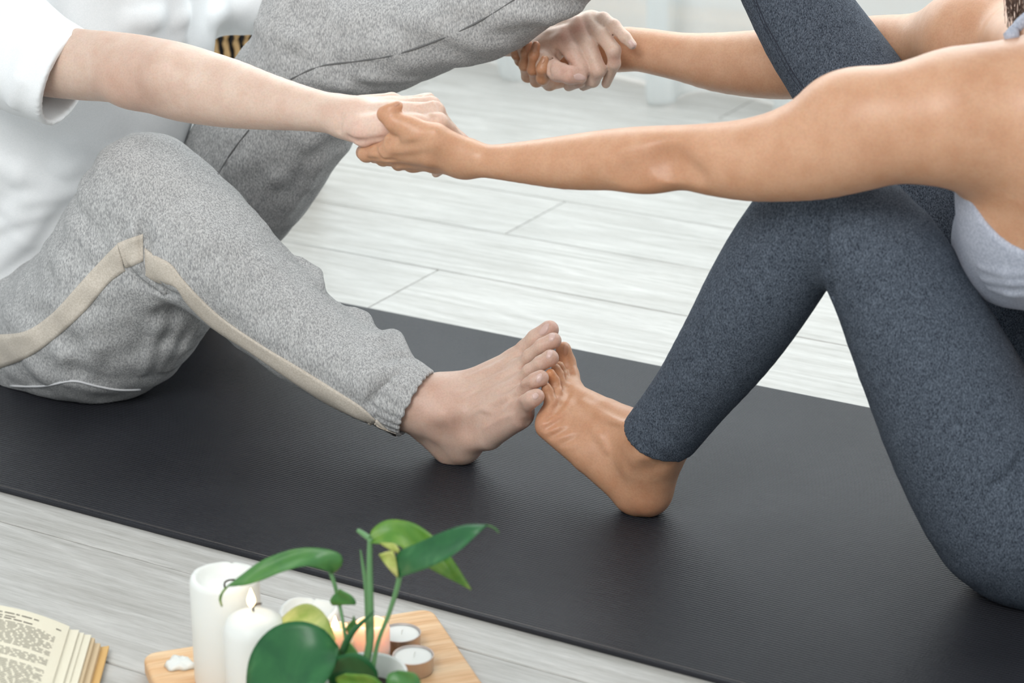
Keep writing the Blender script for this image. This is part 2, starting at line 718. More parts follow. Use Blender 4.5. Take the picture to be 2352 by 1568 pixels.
class Skinner:
    """finds surface points of a finished mesh along lines of sight or outwards from inside it"""
    def __init__(s, o):
        s.o = o
        bpy.context.view_layer.update()

    def at(s, px, py):
        d = Vector(ray(px, py)).normalized()
        c = Vector(CAM)
        ok, p, nn, i = s.o.ray_cast(c, d)
        if not ok:
            z = c + d * 2.3
            for _ in range(6):
                ok, p, nn, i = s.o.closest_point_on_mesh(z)
                z = c + d * ((p - c).dot(d))
        if nn.dot(d) > 0:
            nn = -nn
        return np.array(p), np.array(nn)

    def near(s, q_):
        ok, p, nn, i = s.o.closest_point_on_mesh(Vector(q_))
        return np.array(p), np.array(nn)

    def ribbon(s, name, a, b, mat, parent, lift=0.0012, rows=60, cols=6, sink=0.002, edge=0.0):
        """cloth band lying on the surface between two picture curves, with its own thickness"""
        A = resample(a, rows)
        Bc = resample(b, rows)
        vs, fs = [], []
        for i in range(rows):
            for j in range(cols):
                t = j / (cols - 1)
                p, nn = s.at(*(A[i] * (1 - t) + Bc[i] * t))
                l = lift * (1.0 if 0 < j < cols - 1 else 0.75) + (edge if j in (1, cols - 2) else 0)
                vs.append(p + nn * l)
        nv = len(vs)
        V = np.array(vs).reshape(rows, cols, 3)
        for _ in range(3):
            V[1:-1] = 0.5 * V[1:-1] + 0.25 * (V[:-2] + V[2:])
        vs = list(V.reshape(-1, 3))
        d = np.array([unit(CAM - x) for x in vs])
        vs += [x - k * (lift + sink) for x, k in zip(vs, d)]
        for i in range(rows - 1):
            for j in range(cols - 1):
                q_ = i * cols + j
                fs.append((q_, q_ + 1, q_ + cols + 1, q_ + cols))
                fs.append(tuple(x + nv for x in (q_, q_ + cols, q_ + cols + 1, q_ + 1)))
        rim = [i for i in range(cols)] + [i * cols + cols - 1 for i in range(1, rows)] + [(rows - 1) * cols + i for i in range(cols - 2, -1, -1)] + [i * cols for i in range(rows - 2, 0, -1)]
        for x, y in zip(rim, rim[1:] + rim[:1]):
            fs.append((x, x + nv, y + nv, y))
        o = new_mesh_obj(name, vs, fs, mat, None, True)
        bm = bmesh.new()
        bm.from_mesh(o.data)
        bmesh.ops.recalc_face_normals(bm, faces=bm.faces)
        bm.to_mesh(o.data)
        bm.free()
        return adopt(o, parent)

    def cord(s, name, pts, r, mat, parent, lift=0.0, sub=4):
        """thin seam line lying on the surface along a picture curve"""
        C = catmull(pts, sub)
        Q = []
        for x in C:
            p, nn = s.at(*x)
            Q.append(p + nn * lift)
        Q = np.array(Q)
        for _ in range(2):
            Q[1:-1] = 0.5 * Q[1:-1] + 0.25 * (Q[:-2] + Q[2:])
        return tube_obj(name, Q, [r] * len(Q), mat, parent, n=6, sub=1)


def resample(pts, n):
    C = catmull(pts, 10)
    L = np.concatenate([[0], np.cumsum(np.linalg.norm(np.diff(C, axis=0), axis=1))])
    t = np.linspace(0, L[-1], n)
    return np.stack([np.interp(t, L, C[:, i]) for i in range(C.shape[1])], -1)


def J(px, py, Y, rpx):
    p = P(px, py, Y=Y)
    return p, rpx * mpp(p)


def limb(fld, rows, k=0.01, sub=3, flat=None, only=None):
    """rows of (picture x, picture y, depth plane Y, half width in picture px)"""
    q_ = [J(*r_) for r_ in rows]
    fld.tube([a for a, b in q_], [b for a, b in q_], k, sub, flat)


def wave_noise(seed, n, fmin, fmax, amp, stretch=(1, 1, 1)):
    rng = np.random.default_rng(seed)
    dirs = rng.normal(size=(n, 3)) * np.array(stretch)
    dirs /= np.linalg.norm(dirs, axis=1)[:, None]
    fr = rng.uniform(fmin, fmax, n)
    ph = rng.uniform(0, 6.28, n)
    K = (dirs * fr[:, None]).astype(F4)
    ph = ph.astype(F4)
    am = (amp * (fmin / fr)).astype(F4)
    return lambda p: (np.sin(p @ K.T + ph) * am).sum(1)

# ------------------------------------------------------------------ materials of the people
def skin_material(name, base, deep, sss, rough):
    mt = material(name, base, rough)
    q = NT(mt)
    at = q.n('ShaderNodeAttribute', _attribute_name='tint')
    geo = q.n('ShaderNodeNewGeometry')
    n1 = q.n('ShaderNodeTexNoise', Scale=38.0, Detail=3.0, Roughness=0.6)
    q.link(geo, 'Position', n1, 'Vector')
    r1 = q.ramp(n1, 0, [(0.35, deep), (0.62, base)])
    n2 = q.n('ShaderNodeTexNoise', Scale=480.0, Detail=1.0)
    q.link(geo, 'Position', n2, 'Vector')
    r2 = q.ramp(n2, 0, [(0.3, (0.93, 0.91, 0.9)), (0.6, (1, 1, 1))])
    mx = q.n('ShaderNodeMix', _data_type='RGBA', _blend_type='MULTIPLY')
    mx.inputs[0].default_value = 1
    q.link(r1, 0, mx, 6)
    q.link(at, 'Color', mx, 7)
    m2 = q.n('ShaderNodeMix', _data_type='RGBA', _blend_type='MULTIPLY')
    m2.inputs[0].default_value = 1
    q.link(mx, 2, m2, 6)
    q.link(r2, 0, m2, 7)
    q.link(m2, 2, q.b, 'Base Color')
    q.b.inputs['Subsurface Weight'].default_value = 0.35
    q.b.inputs['Subsurface Radius'].default_value = sss
    q.b.inputs['Subsurface Scale'].default_value = 0.006
    q.b.inputs['Specular IOR Level'].default_value = 0.48
    bp = q.bump(n2, 0, 0.12, 0.0006)
    q.link(bp, 0, q.b, 'Normal')
    return mt


skin_material('pale_skin', srgb(219, 193, 176), srgb(212, 181, 163), (1.0, 0.35, 0.2), 0.5)
skin_material('tan_skin', srgb(206, 160, 128), srgb(198, 149, 116), (1.0, 0.35, 0.18), 0.42)


def heather(name, light, dark, scale, stretch, rough=0.95, bump=0.25, lines=0.0):
    """mottled knit"""
    mt = material(name, light, rough)
    q = NT(mt)
    geo = q.n('ShaderNodeNewGeometry')
    mp = q.n('ShaderNodeMapping')
    mp.inputs['Scale'].default_value = stretch
    mp.inputs['Rotation'].default_value = (0.3, 0.5, 0.2)
    q.link(geo, 'Position', mp, 0)
    n1 = q.n('ShaderNodeTexNoise', Scale=scale, Detail=1.5, Roughness=0.7)
    q.link(mp, 0, n1, 'Vector')
    n2 = q.n('ShaderNodeTexNoise', Scale=scale * 0.12, Detail=1.0, Roughness=0.6)
    q.link(geo, 'Position', n2, 'Vector')
    ad = q.n('ShaderNodeMath', _operation='MULTIPLY_ADD')
    q.link(n2, 0, ad, 0)
    ad.inputs[1].default_value = 0.13
    q.link(n1, 0, ad, 2)
    r1 = q.ramp(ad, 0, [(0.40, dark), (0.74, light)])
    q.link(r1, 0, q.b, 'Base Color')
    q.b.inputs['Specular IOR Level'].default_value = 0.15
    bp = q.bump(n1, 0, bump, 0.0012)
    q.link(bp, 0, q.b, 'Normal')
    return mt


heather('grey_fleece', srgb(205, 205, 204), srgb(150, 150, 151), 620.0, (1, 1, 0.4))
heather('legging_knit', srgb(99, 108, 120), srgb(45, 51, 61), 860.0, (1, 1, 0.5), 0.85, 0.15)
heather('top_knit', srgb(190, 195, 207), srgb(160, 165, 180), 600.0, (1, 1, 0.6), 0.9, 0.12)
heather('cream_tape', srgb(218, 209, 197), srgb(200, 190, 176), 500.0, (1, 1, 1), 0.9, 0.2)
heather('white_cotton', srgb(244, 245, 246), srgb(237, 239, 240), 700.0, (1, 1, 1), 0.95, 0.08)
material('seam_thread', srgb(112, 112, 112), 0.95)
material('seam_light', srgb(214, 214, 216), 0.95)
material('navy_seam', srgb(44, 48, 60), 0.9)
material('nail_pale', srgb(216, 184, 174), 0.32)
material('nail_tan', srgb(190, 140, 112), 0.38)
material('brown_hair', srgb(82, 60, 48), 0.5)


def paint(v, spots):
    """skin tint by place on the body: redder knuckles, heels, toes; painted elbow shade, toe glow"""
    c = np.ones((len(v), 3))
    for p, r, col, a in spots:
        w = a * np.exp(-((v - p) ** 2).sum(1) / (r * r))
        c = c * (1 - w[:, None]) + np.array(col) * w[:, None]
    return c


def finger(fld, rows, k=0.004):
    q_ = [J(*r_) for r_ in rows]
    g = Field()
    for (a, ra), (b, rb) in zip(q_, q_[1:]):
        g.u(rc(a, b, ra, rb), 0.0035)
    fld.u(g.prim(), k)


def crease(fld, pts, r, depth=0.0, k=0.003):
    """a furrow pressed along picture points into the solid as it stands"""
    Q = [fld.hit(x, y) for x, y in pts]
    Q = [q_ + unit(CAM - q_) * (r - depth) for q_ in Q]
    g = Field()
    for a, b in zip(Q, Q[1:]):
        g.u(rc(a, b, r, r), 0.0)
    fld.sub(g.prim(), k)


def ridge(fld, pts, r, out=0.3, k=0.006, r2=None):
    """a fold raised along picture points on the solid as it stands"""
    Q = [fld.hit(x, y) for x, y in pts]
    Q = [q_ - unit(CAM - q_) * r * (1 - out) for q_ in Q]
    n = len(Q)
    g = Field()
    for i, (a, b) in enumerate(zip(Q, Q[1:])):
        ra = r * (0.35 + 0.65 * math.sin(math.pi * (i + 0.001) / (n - 1)))
        rb = r * (0.35 + 0.65 * math.sin(math.pi * (i + 1) / (n - 1)))
        g.u(rc(a, b, ra, rb), 0.0)
    fld.u(g.prim(), k)


def nail(sk, poly, mat, parent, name='toenail', lift=0.0005):
    """a thin curved plate lying on the tip of a toe or finger; poly: picture outline"""
    Q = resample(poly + poly[:1], 21)[:-1]
    cen = Q.mean(0)
    rings = [0.0, 0.45, 0.8, 1.0]
    vs, fs = [], []
    pc, nc = sk.at(*cen)
    vs.append(pc + nc * (lift + 0.0002))
    mp_ = mpp(pc)
    for r_ in rings[1:]:
        for x in Q:
            d_ = (x - cen) * r_
            p, nn = sk.at(*(cen + d_))
            if np.linalg.norm(p - pc) > 0.012:
                p, nn = sk.near(pc + mp_ * (d_[0] * RT - d_[1] * UP))
            vs.append(p + nn * (lift if r_ < 1 else -0.0003))
    n = len(Q)
    for i in range(n):
        fs.append((0, 1 + i, 1 + (i + 1) % n))
        for j in range(len(rings) - 2):
            a, b = 1 + j * n, 1 + (j + 1) * n
            fs.append((a + i, b + i, b + (i + 1) % n, a + (i + 1) % n))
    o = new_mesh_obj(name, vs, fs, mat, None, True)
    return adopt(o, parent)


def head(fld, c, fw, up, s=1.0):
    sd = np.cross(up, fw)
    at = lambda a, b, d: c + s * (a * fw + b * sd + d * up)
    h = Field()
    h.u(ell(at(-.012, 0, .025), (.097 * s, .076 * s, .09 * s), np.array([fw, sd, up])), .02)
    h.u(ell(at(.03, 0, -.03), (.062 * s, .062 * s, .085 * s), np.array([fw, sd, up])), .03)
    h.u(rc(at(.035, 0, -.07), at(.07, 0, -.098), .042 * s, .022 * s), .03)
    h.u(rc(at(.092, 0, .008), at(.112, 0, -.028), .007 * s, .011 * s), .012)
    for q_ in (-1, 1):
        h.u(ell(at(.10, q_ * .011, -.032), (.009 * s, .008 * s, .007 * s)), .006)
        h.sub(ell(at(.092, q_ * .031, .006), (.012 * s, .018 * s, .010 * s), np.array([fw, sd, up])), .012)
        h.u(ell(at(.076, q_ * .031, .004), (.012 * s, .012 * s, .012 * s)), .002)
        h.u(rc(at(.088, q_ * .016, .020), at(.076, q_ * .05, .020), .007 * s, .006 * s), .012)
        h.u(ell(at(-.005, q_ * .074, -.01), (.017 * s, .008 * s, .03 * s), np.array([fw, sd, up])), .006)
        h.u(ell(at(.06, q_ * .045, -.03), (.02 * s, .016 * s, .02 * s)), .02)
    h.u(rc(at(.088, -.02, -.06), at(.088, .02, -.06), .006 * s, .006 * s), .006)
    h.u(rc(at(.085, -.017, -.071), at(.085, .017, -.071), .007 * s, .007 * s), .006)
    h.sub(rc(at(.099, -.022, -.0655), at(.099, .022, -.0655), .0035 * s, .0035 * s), .003)
    fld.u(h.prim(), .02)


def hair_cap(name, c, fw, up, s, mat, parent, long_=False):
    sd = np.cross(up, fw)
    at = lambda a, b, d: c + s * (a * fw + b * sd + d * up)
    g = Field()
    g.u(ell(at(-.018, 0, .034), (.103 * s, .086 * s, .095 * s), np.array([fw, sd, up])), .02)
    g.u(ell(at(-.06, 0, -.02), (.06 * s, .074 * s, .075 * s), np.array([fw, sd, up])), .02)
    if long_:
        g.u(rc(at(-.075, 0, 0), at(-.085, .0, -.20), .06 * s, .045 * s), .03)
        g.u(rc(at(-.02, .078, 0), at(.0, .085, -.11), .022 * s, .014 * s), .02)
    g.sub(ell(at(.09, 0, -.035), (.075 * s, .085 * s, .10 * s), np.array([fw, sd, up])), .01)
    k_ = wave_noise(21, 16, 120, 300, .0012, (1, 1, .25))
    g.warp = k_
    v_, f_ = g.mesh(.0035)
    return mesh_obj(name, relax(v_, f_, 1), f_, mat, parent)


# ------------------------------------------------------------------ the man on the left: skin
mb = Field()
# near arm
limb(mb, [(-70, 40, -.205, 95), (50, 120, -.225, 88), (165, 146, -.235, 82), (260, 154, -.24, 81), (340, 170, -.243, 86), (430, 193, -.247, 87),
          (520, 213, -.25, 80), (600, 231, -.253, 67), (680, 246, -.257, 54), (740, 257, -.26, 47), (785, 266, -.262, 45), (812, 270, -.262, 46)], 0.01, 3)
mb.u(ell(P(290, 180, Y=-.262), (.028, .02, .026)), 0.02)
mb.u(ell(P(395, 180, Y=-.26), (.055, .026, .03), frame_axes(P(480, 205, Y=-.26) - P(300, 150, Y=-.26), V3(0, 0, 1))), 0.02)
# near hand: heel of the palm, long bones, curled fingers
hand = Field()
finger(hand, [(790, 284, -.268, 30), (840, 299, -.277, 38), (880, 292, -.278, 34), (1008, 280, -.262, 20)], 0.008)
finger(hand, [(790, 268, -.262, 34), (900, 262, -.258, 30), (1000, 254, -.247, 19)], 0.008)
finger(hand, [(790, 256, -.25, 32), (900, 252, -.24, 29), (990, 243, -.228, 19)], 0.008)
finger(hand, [(790, 250, -.24, 30), (900, 248, -.222, 27), (976, 237, -.208, 19)], 0.008)
fg = Field()
finger(fg, [(978, 237, -.208, 19), (1000, 250, -.205, 16), (1034, 298, -.205, 15), (1066, 322, -.212, 13)], 0.001)
finger(fg, [(990, 243, -.228, 19), (1012, 268, -.224, 15), (1036, 310, -.222, 14), (1032, 376, -.226, 13), (1001, 398, -.252, 10)], 0.001)
finger(fg, [(1000, 255, -.247, 18), (1020, 280, -.238, 14), (1042, 320, -.232, 13), (1030, 360, -.232, 12)], 0.001)
finger(fg, [(1008, 280, -.262, 16), (1032, 294, -.25, 13), (1058, 318, -.238, 11)], 0.001)
# thumb on the far side
finger(fg, [(830, 240, -.22, 22), (900, 232, -.19, 19), (960, 250, -.185, 16), (1000, 270, -.19, 13)], 0.001)
hand.u(fg.prim(), 0.008)
mb.u(hand.prim(), 0.012)
for a in (((950, 232), (990, 219)), ((955, 252), (996, 238))):
    ridge(mb, a, 0.004, 0.25, 0.006)
crease(mb, ((962, 250), (980, 262), (990, 270)), .0022, 0.0012)
crease(mb, ((1004, 232), (1012, 256)), .002, 0.0012)
crease(mb, ((776, 300), (778, 285), (783, 270)), .003, 0.0014, 0.004)
crease(mb, ((800, 318), (840, 327), (880, 320)), .003, 0.0007, 0.004)
ridge(mb, ((330, 150), (380, 165), (440, 185)), .02, 0.12, .02)
# far arm and hand
limb(mb, [(440, -80, .20, 76), (560, -40, .205, 64), (690, 0, .205, 66), (820, 45, .205, 68), (920, 68, .2, 64), (1080, 80, .19, 48), (1180, 90, .183, 40), (1225, 92, .18, 40)], 0.01, 3)
hand = Field()
finger(hand, [(1215, 105, .172, 30), (1255, 108, .158, 30), (1298, 92, .152, 24)], 0.008)
finger(hand, [(1215, 95, .178, 30), (1270, 85, .168, 28), (1330, 66, .162, 22)], 0.008)
finger(hand, [(1215, 82, .185, 28), (1280, 66, .178, 25), (1352, 50, .172, 19)], 0.008)
finger(hand, [(1220, 70, .195, 26), (1290, 52, .19, 22), (1358, 44, .182, 16)], 0.008)
fg = Field()
finger(fg, [(1298, 92, .150, 24), (1318, 122, .142, 22), (1336, 158, .137, 21), (1330, 185, .142, 16), (1306, 198, .15, 12)], 0.001)
finger(fg, [(1330, 66, .160, 21), (1352, 105, .15, 20), (1374, 160, .142, 18), (1362, 185, .148, 15), (1340, 197, .158, 12)], 0.001)
finger(fg, [(1352, 50, .170, 19), (1385, 82, .157, 18), (1409, 116, .148, 17), (1411, 146, .15, 14), (1392, 192, .162, 11)], 0.001)
finger(fg, [(1358, 44, .18, 17), (1385, 44, .172, 16), (1410, 60, .163, 15), (1436, 86, .156, 13), (1452, 103, .155, 11)], 0.001)
finger(fg, [(1215, 118, .158, 26), (1252, 142, .138, 25), (1282, 163, .126, 24), (1310, 172, .123, 21), (1334, 178, .128, 15)], 0.001)
finger(hand, [(1250, 118, .158, 26), (1280, 122, .152, 16)], .008)
hand.u(fg.prim(), 0.009)
mb.u(hand.prim(), 0.012)
for a in (((1262, 75), (1298, 66)), ((1290, 50), (1328, 44))):
    ridge(mb, a, 0.005, 0.25, 0.008)
crease(mb, ((1281, 118), (1283, 130), (1292, 140)), .0025, 0.0025, 0.003)
crease(mb, ((1260, 135), (1285, 138), (1310, 148)), .0018, 0.001)
crease(mb, ((1268, 140), (1259, 155), (1264, 176)), .0018, 0.001)
# torso, neck and legs inside the clothes
mb.u(rc(V3(-.70, 0, .13), V3(-.63, 0, .40), .11, .12, (V3(1, 0, 0.1), .72)), .02)
mb.u(rc(V3(-.63, 0, .42), V3(-.60, 0, .53), .13, .13, (V3(1, 0, 0.1), .7)), .03)
mb.u(rc(V3(-.60, -.13, .535), P(-70, 40, Y=-.205), .05, .045), .03)
mb.u(rc(V3(-.60, .13, .535), P(440, -80, Y=.20), .05, .042), .03)
mb.u(rc(V3(-.60, 0, .56), V3(-.56, 0, .70), .058, .055), .03)
limb(mb, [(70, 770, -.10, 110), (190, 700, -.13, 130), (270, 590, -.155, 115), (345, 455, -.168, 90)], .02)
limb(mb, [(345, 455, -.168, 88), (440, 545, -.165, 100), (520, 612, -.158, 96), (665, 755, -.15, 76), (790, 850, -.142, 62), (900, 915, -.134, 60)], .02)
limb(mb, [(330, 640, .06, 120), (550, 420, .09, 120), (672, 235, .1, 112), (760, 75, .1, 100)], .02)
limb(mb, [(760, 75, .1, 100), (870, 70, .1, 92), (1000, 55, .1, 86), (1150, 0, .1, 72), (1300, -70, .1, 55), (1400, -120, .1, 52), (1440, -180, .1, 48)], .02)
mb.u(rc(P(1420, -130, Y=.1), P(1475, -330, Y=.1), .026, .022, (V3(1, 0, 0.3), .8)), .02)
HM = V3(-.545, 0, .755)
head(mb, HM, V3(.97, 0, -.22), V3(.22, 0, .97))
# near foot
ft = Field()
limb(ft, [(890, 900, -.136, 62), (955, 927, -.132, 70), (1015, 945, -.122, 74)], .01, 2)
ft.u(rc(P(1052, 1018, Y=-.112), P(1066, 1024, Y=-.118), 52 * mpp(P(1052, 1018, Y=-.11)), 40 * mpp(P(1052, 1018, Y=-.11))), .02)
finger(ft, [(985, 985, -.118, 34), (1040, 1025, -.112, 36)], .02)
finger(ft, [(1020, 905, -.105, 50), (1085, 885, -.09, 38), (1180, 826, -.066, 24)], .012)
finger(ft, [(1020, 920, -.115, 56), (1090, 912, -.1, 42), (1188, 852, -.085, 22)], .012)
finger(ft, [(1030, 940, -.118, 60), (1095, 935, -.11, 44), (1195, 882, -.104, 22)], .012)
finger(ft, [(1040, 970, -.12, 56), (1095, 960, -.12, 42), (1198, 912, -.122, 22)], .012)
finger(ft, [(1055, 1005, -.118, 44), (1120, 995, -.128, 38), (1192, 956, -.138, 29)], .012)
finger(ft, [(1195, 850, -.075, 26), (1205, 900, -.1, 26), (1200, 950, -.125, 26)], .012)
tg = Field()
finger(tg, [(1180, 826, -.066, 24), (1208, 800, -.062, 21), (1232, 778, -.06, 22), (1262, 757, -.054, 22)], .001)
finger(tg, [(1188, 852, -.085, 20), (1216, 818, -.088, 16), (1246, 794, -.086, 17), (1271, 782, -.08, 19)], .001)
finger(tg, [(1195, 882, -.104, 20), (1216, 852, -.110, 16), (1242, 834, -.108, 17), (1264, 822, -.104, 20)], .001)
finger(tg, [(1198, 908, -.122, 20), (1214, 884, -.132, 17), (1228, 874, -.132, 17), (1242, 868, -.128, 19)], .001)
finger(tg, [(1192, 945, -.138, 24), (1210, 924, -.148, 20), (1222, 916, -.15, 19), (1233, 910, -.147, 18)], .001)
ft.u(tg.prim(), .007)
mb.u(ft.prim(), .014)
pm = mb.hit(1026, 974)
mb.u(ell(pm - unit(CAM - pm) * .006, (.014, .011, .016)), .018)
for a in (((1075, 870), (1130, 850), (1185, 815)), ((1085, 895), (1140, 872), (1195, 838)), ((1090, 920), (1150, 895), (1200, 866)), ((1100, 940), (1150, 922), (1200, 895))):
    ridge(mb, a, .0045, .28, .006)
for a in (((1078, 958), (1105, 938), (1135, 948), (1165, 932)), ((1035, 900), (1070, 905), (1100, 890)), ((1110, 985), (1150, 962), (1180, 950))):
    ridge(mb, a, .0028, .35, .004)
crease(mb, ((1012, 1008), (1035, 1004), (1056, 992)), .012, .0006, .02)
crease(mb, ((1172, 910), (1190, 900), (1206, 895)), .004, .002, .006)
crease(mb, ((1190, 935), (1200, 968), (1215, 975)), .004, .0008, .008)
print('man field', len(mb.ops))
v, f = mb.mesh(0.0020, fine=(-.15, .08, .0017, .0042), lo=V3(-.95, -.36, -.01), hi=V3(.2, .33, .90))
v = relax(v, f, 3)
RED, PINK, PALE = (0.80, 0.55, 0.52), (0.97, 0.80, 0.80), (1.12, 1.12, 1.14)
spots = [(mb.hit(1296, 80), .013, RED, .75), (mb.hit(1331, 62), .012, RED, .7), (mb.hit(1411, 138), .008, RED, .55), (mb.hit(1300, 170), .028, PINK, .8),
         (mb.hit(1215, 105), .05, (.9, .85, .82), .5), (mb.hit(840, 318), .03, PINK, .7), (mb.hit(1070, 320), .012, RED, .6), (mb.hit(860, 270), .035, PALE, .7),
         (mb.hit(1265, 750), .022, PINK, .9), (mb.hit(1278, 785), .016, RED, .5), (mb.hit(1272, 825), .016, RED, .5), (mb.hit(1252, 870), .016, RED, .5),
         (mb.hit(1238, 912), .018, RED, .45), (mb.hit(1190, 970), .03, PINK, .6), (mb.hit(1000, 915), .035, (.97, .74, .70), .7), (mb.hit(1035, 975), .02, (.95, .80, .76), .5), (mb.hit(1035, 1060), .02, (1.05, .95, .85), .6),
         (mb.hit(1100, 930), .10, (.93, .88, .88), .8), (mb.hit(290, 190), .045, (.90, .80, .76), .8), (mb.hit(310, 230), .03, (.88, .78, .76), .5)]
v[:, 2] = np.maximum(v[:, 2], ZM + .0004)
man_o = empty('person', (-.62, 0, 0), 'person in white t-shirt and grey sweatpants sitting on the mat, holding hands with the partner', 'person')
body_m = mesh_obj('body', v, f, MATS['pale_skin'], man_o, paint(v, spots))
sk = Skinner(body_m)
for pl in ([(1253, 742), (1262, 742), (1259, 760), (1249, 770), (1239, 770), (1240, 757)], [(1262, 766), (1274, 763), (1276, 774), (1270, 784), (1260, 783)],
           [(1257, 806), (1268, 802), (1270, 814), (1263, 824), (1254, 822)], [(1232, 861), (1243, 856), (1246, 867), (1240, 879), (1232, 877)],
           [(1221, 906), (1231, 901), (1238, 908), (1234, 917), (1225, 917)]):
    nail(sk, pl, MATS['nail_pale'], man_o)
for pl in ([(1440, 96), (1449, 90), (1461, 104), (1460, 113), (1450, 110)], [(1316, 172), (1330, 168), (1346, 176), (1344, 184), (1322, 184)]):
    nail(sk, pl, MATS['nail_pale'], man_o, 'fingernail')

# ------------------------------------------------------------------ the man: sweatpants
pn = Field()
limb(pn, [(60, 775, -.11, 148), (215, 735, -.14, 184), (285, 612, -.16, 180), (345, 452, -.17, 132)], .02)
limb(pn, [(200, 735, -.14, 178), (305, 755, -.13, 136), (392, 695, -.13, 106)], .03)
limb(pn, [(345, 450, -.17, 130), (430, 532, -.168, 142), (520, 605, -.162, 133), (665, 745, -.15, 114), (780, 838, -.145, 102), (860, 880, -.142, 98), (893, 893, -.14, 88)], .028)
pn.u(rc(P(60, 775, Y=-.09), P(60, 775, Y=-.09) + V3(-.02, .19, .02), .09, .09), .03)
limb(pn, [(330, 640, .07, 150), (550, 422, .09, 163), (672, 232, .1, 162), (757, 76, .1, 150)], .02)
limb(pn, [(757, 72, .1, 150), (870, 72, .1, 146), (1000, 60, .1, 122), (1150, 2, .1, 114), (1262, -48, .1, 92), (1340, -88, .1, 80)], .03)
pn.u(rc(V3(-.71, 0, .10), V3(-.68, 0, .22), .15, .14, (V3(1, 0, 0.1), .75)), .03)
# folds
for pts, r, o_ in [(((330, 480), (322, 540), (325, 600)), .012, .25), (((285, 500), (275, 560), (290, 615)), .010, .2),
                   (((690, 590), (720, 630), (735, 660)), .010, .3), (((790, 700), (830, 735), (850, 760)), .012, .3), (((862, 790), (900, 785), (925, 815)), .012, .45),
                   (((800, 880), (850, 868), (900, 850)), .008, .2), (((780, 860), (840, 905), (860, 930)), .008, .2), (((560, 560), (620, 620), (700, 690)), .014, .1),
                   (((300, 640), (340, 690), (360, 760)), .012, .1), (((200, 700), (220, 780), (215, 850)), .014, .1), (((120, 740), (150, 800), (160, 860)), .012, .1),
                   (((380, 700), (350, 780), (330, 850)), .008, .15), (((420, 720), (390, 790), (365, 850)), .008, .15), (((455, 745), (420, 800), (385, 850)), .007, .15),
                   (((700, 170), (800, 185), (880, 215)), .012, .25), (((740, 150), (860, 170), (960, 185)), .01, .2), (((1180, 30), (1260, 35), (1320, 12)), .012, .3),
                   (((1120, 60), (1200, 30), (1290, 15)), .01, .25), (((600, 320), (560, 370), (520, 420)), .012, .15), (((700, 330), (640, 400), (600, 460)), .012, .15),
                   (((745, 330), (700, 420), (655, 490)), .012, .12), (((600, 60), (680, 90), (760, 130)), .014, .12), (((900, 60), (1000, 40), (1090, 0)), .014, .12)]:
    ridge(pn, pts, r, o_, .012)
crease(pn, ((328, 520), (333, 600), (338, 625), (385, 668)), .006, .005, .008)
crease(pn, ((292, 618), (325, 650), (380, 675), (415, 670)), .005, .004, .006)
crease(pn, ((276, 520), (268, 560), (290, 610)), .004, .001, .008)
crease(pn, ((885, 830), (905, 820), (925, 822)), .006, .004, .008)
crease(pn, ((740, 660), (790, 690)), .006, .002, .012)
crease(pn, ((850, 935), (870, 905), (905, 875)), .004, .0015, .008)
crease(pn, ((780, 255), (830, 240), (870, 228)), .008, .004, .012)
w1 = wave_noise(3, 14, 25, 70, .0016)
w2 = wave_noise(4, 12, 110, 210, .0005)
pn.warp = lambda p: w1(p) + w2(p)
vp, fp = pn.mesh(0.0034, lo=V3(-.95, -.33, 0.004), hi=V3(.05, .27, .60))
vp = relax(vp, fp, 2)
vp[:, 2] = np.maximum(vp[:, 2], ZM + .0008)
pants = mesh_obj('sweatpants', vp, fp, MATS['grey_fleece'], man_o)
pants['label'] = 'heather grey fleece sweatpants with cream side stripe'
sp = Skinner(pants)


def piece(o, par):
    """hang a finished piece one level deeper, without moving it"""
    o.parent = par
    o.matrix_parent_inverse = par.matrix_world.inverted()
    return o


bpy.context.view_layer.update()
for a, b in ([((-8, 768), (60, 760), (120, 720), (180, 655), (235, 595), (270, 560)), ((-8, 848), (55, 825), (110, 790), (190, 720), (250, 650), (288, 622))],
             [((270, 558), (295, 548), (328, 536)), ((287, 615), (306, 610), (329, 598))],
             [((332, 568), (360, 588), (395, 605), (420, 640), (500, 720), (600, 790), (700, 850), (780, 900), (830, 932), (865, 965)),
              ((334, 632), (362, 650), (402, 655), (428, 695), (490, 754), (568, 804), (664, 870), (750, 926), (804, 952), (850, 976))]):
    o = sp.ribbon('side_stripe', a, b, MATS['cream_tape'], man_o, .0013, 70, 7, .003, .0004)
    piece(o, pants)
for pts in (((1195, -10), (1100, 50), (1000, 95), (900, 128), (800, 143), (730, 153), (668, 182)), ((572, 298), (535, 345), (500, 400)),):
    piece(sp.cord('seam', pts, .0011, MATS['seam_thread'], man_o, -.0002, 5), pants)
piece(sp.cord('seam', ((25, 885), (100, 886), (165, 873), (215, 884), (270, 894), (322, 893)), .0014, MATS['seam_light'], man_o, .0008, 5), pants)
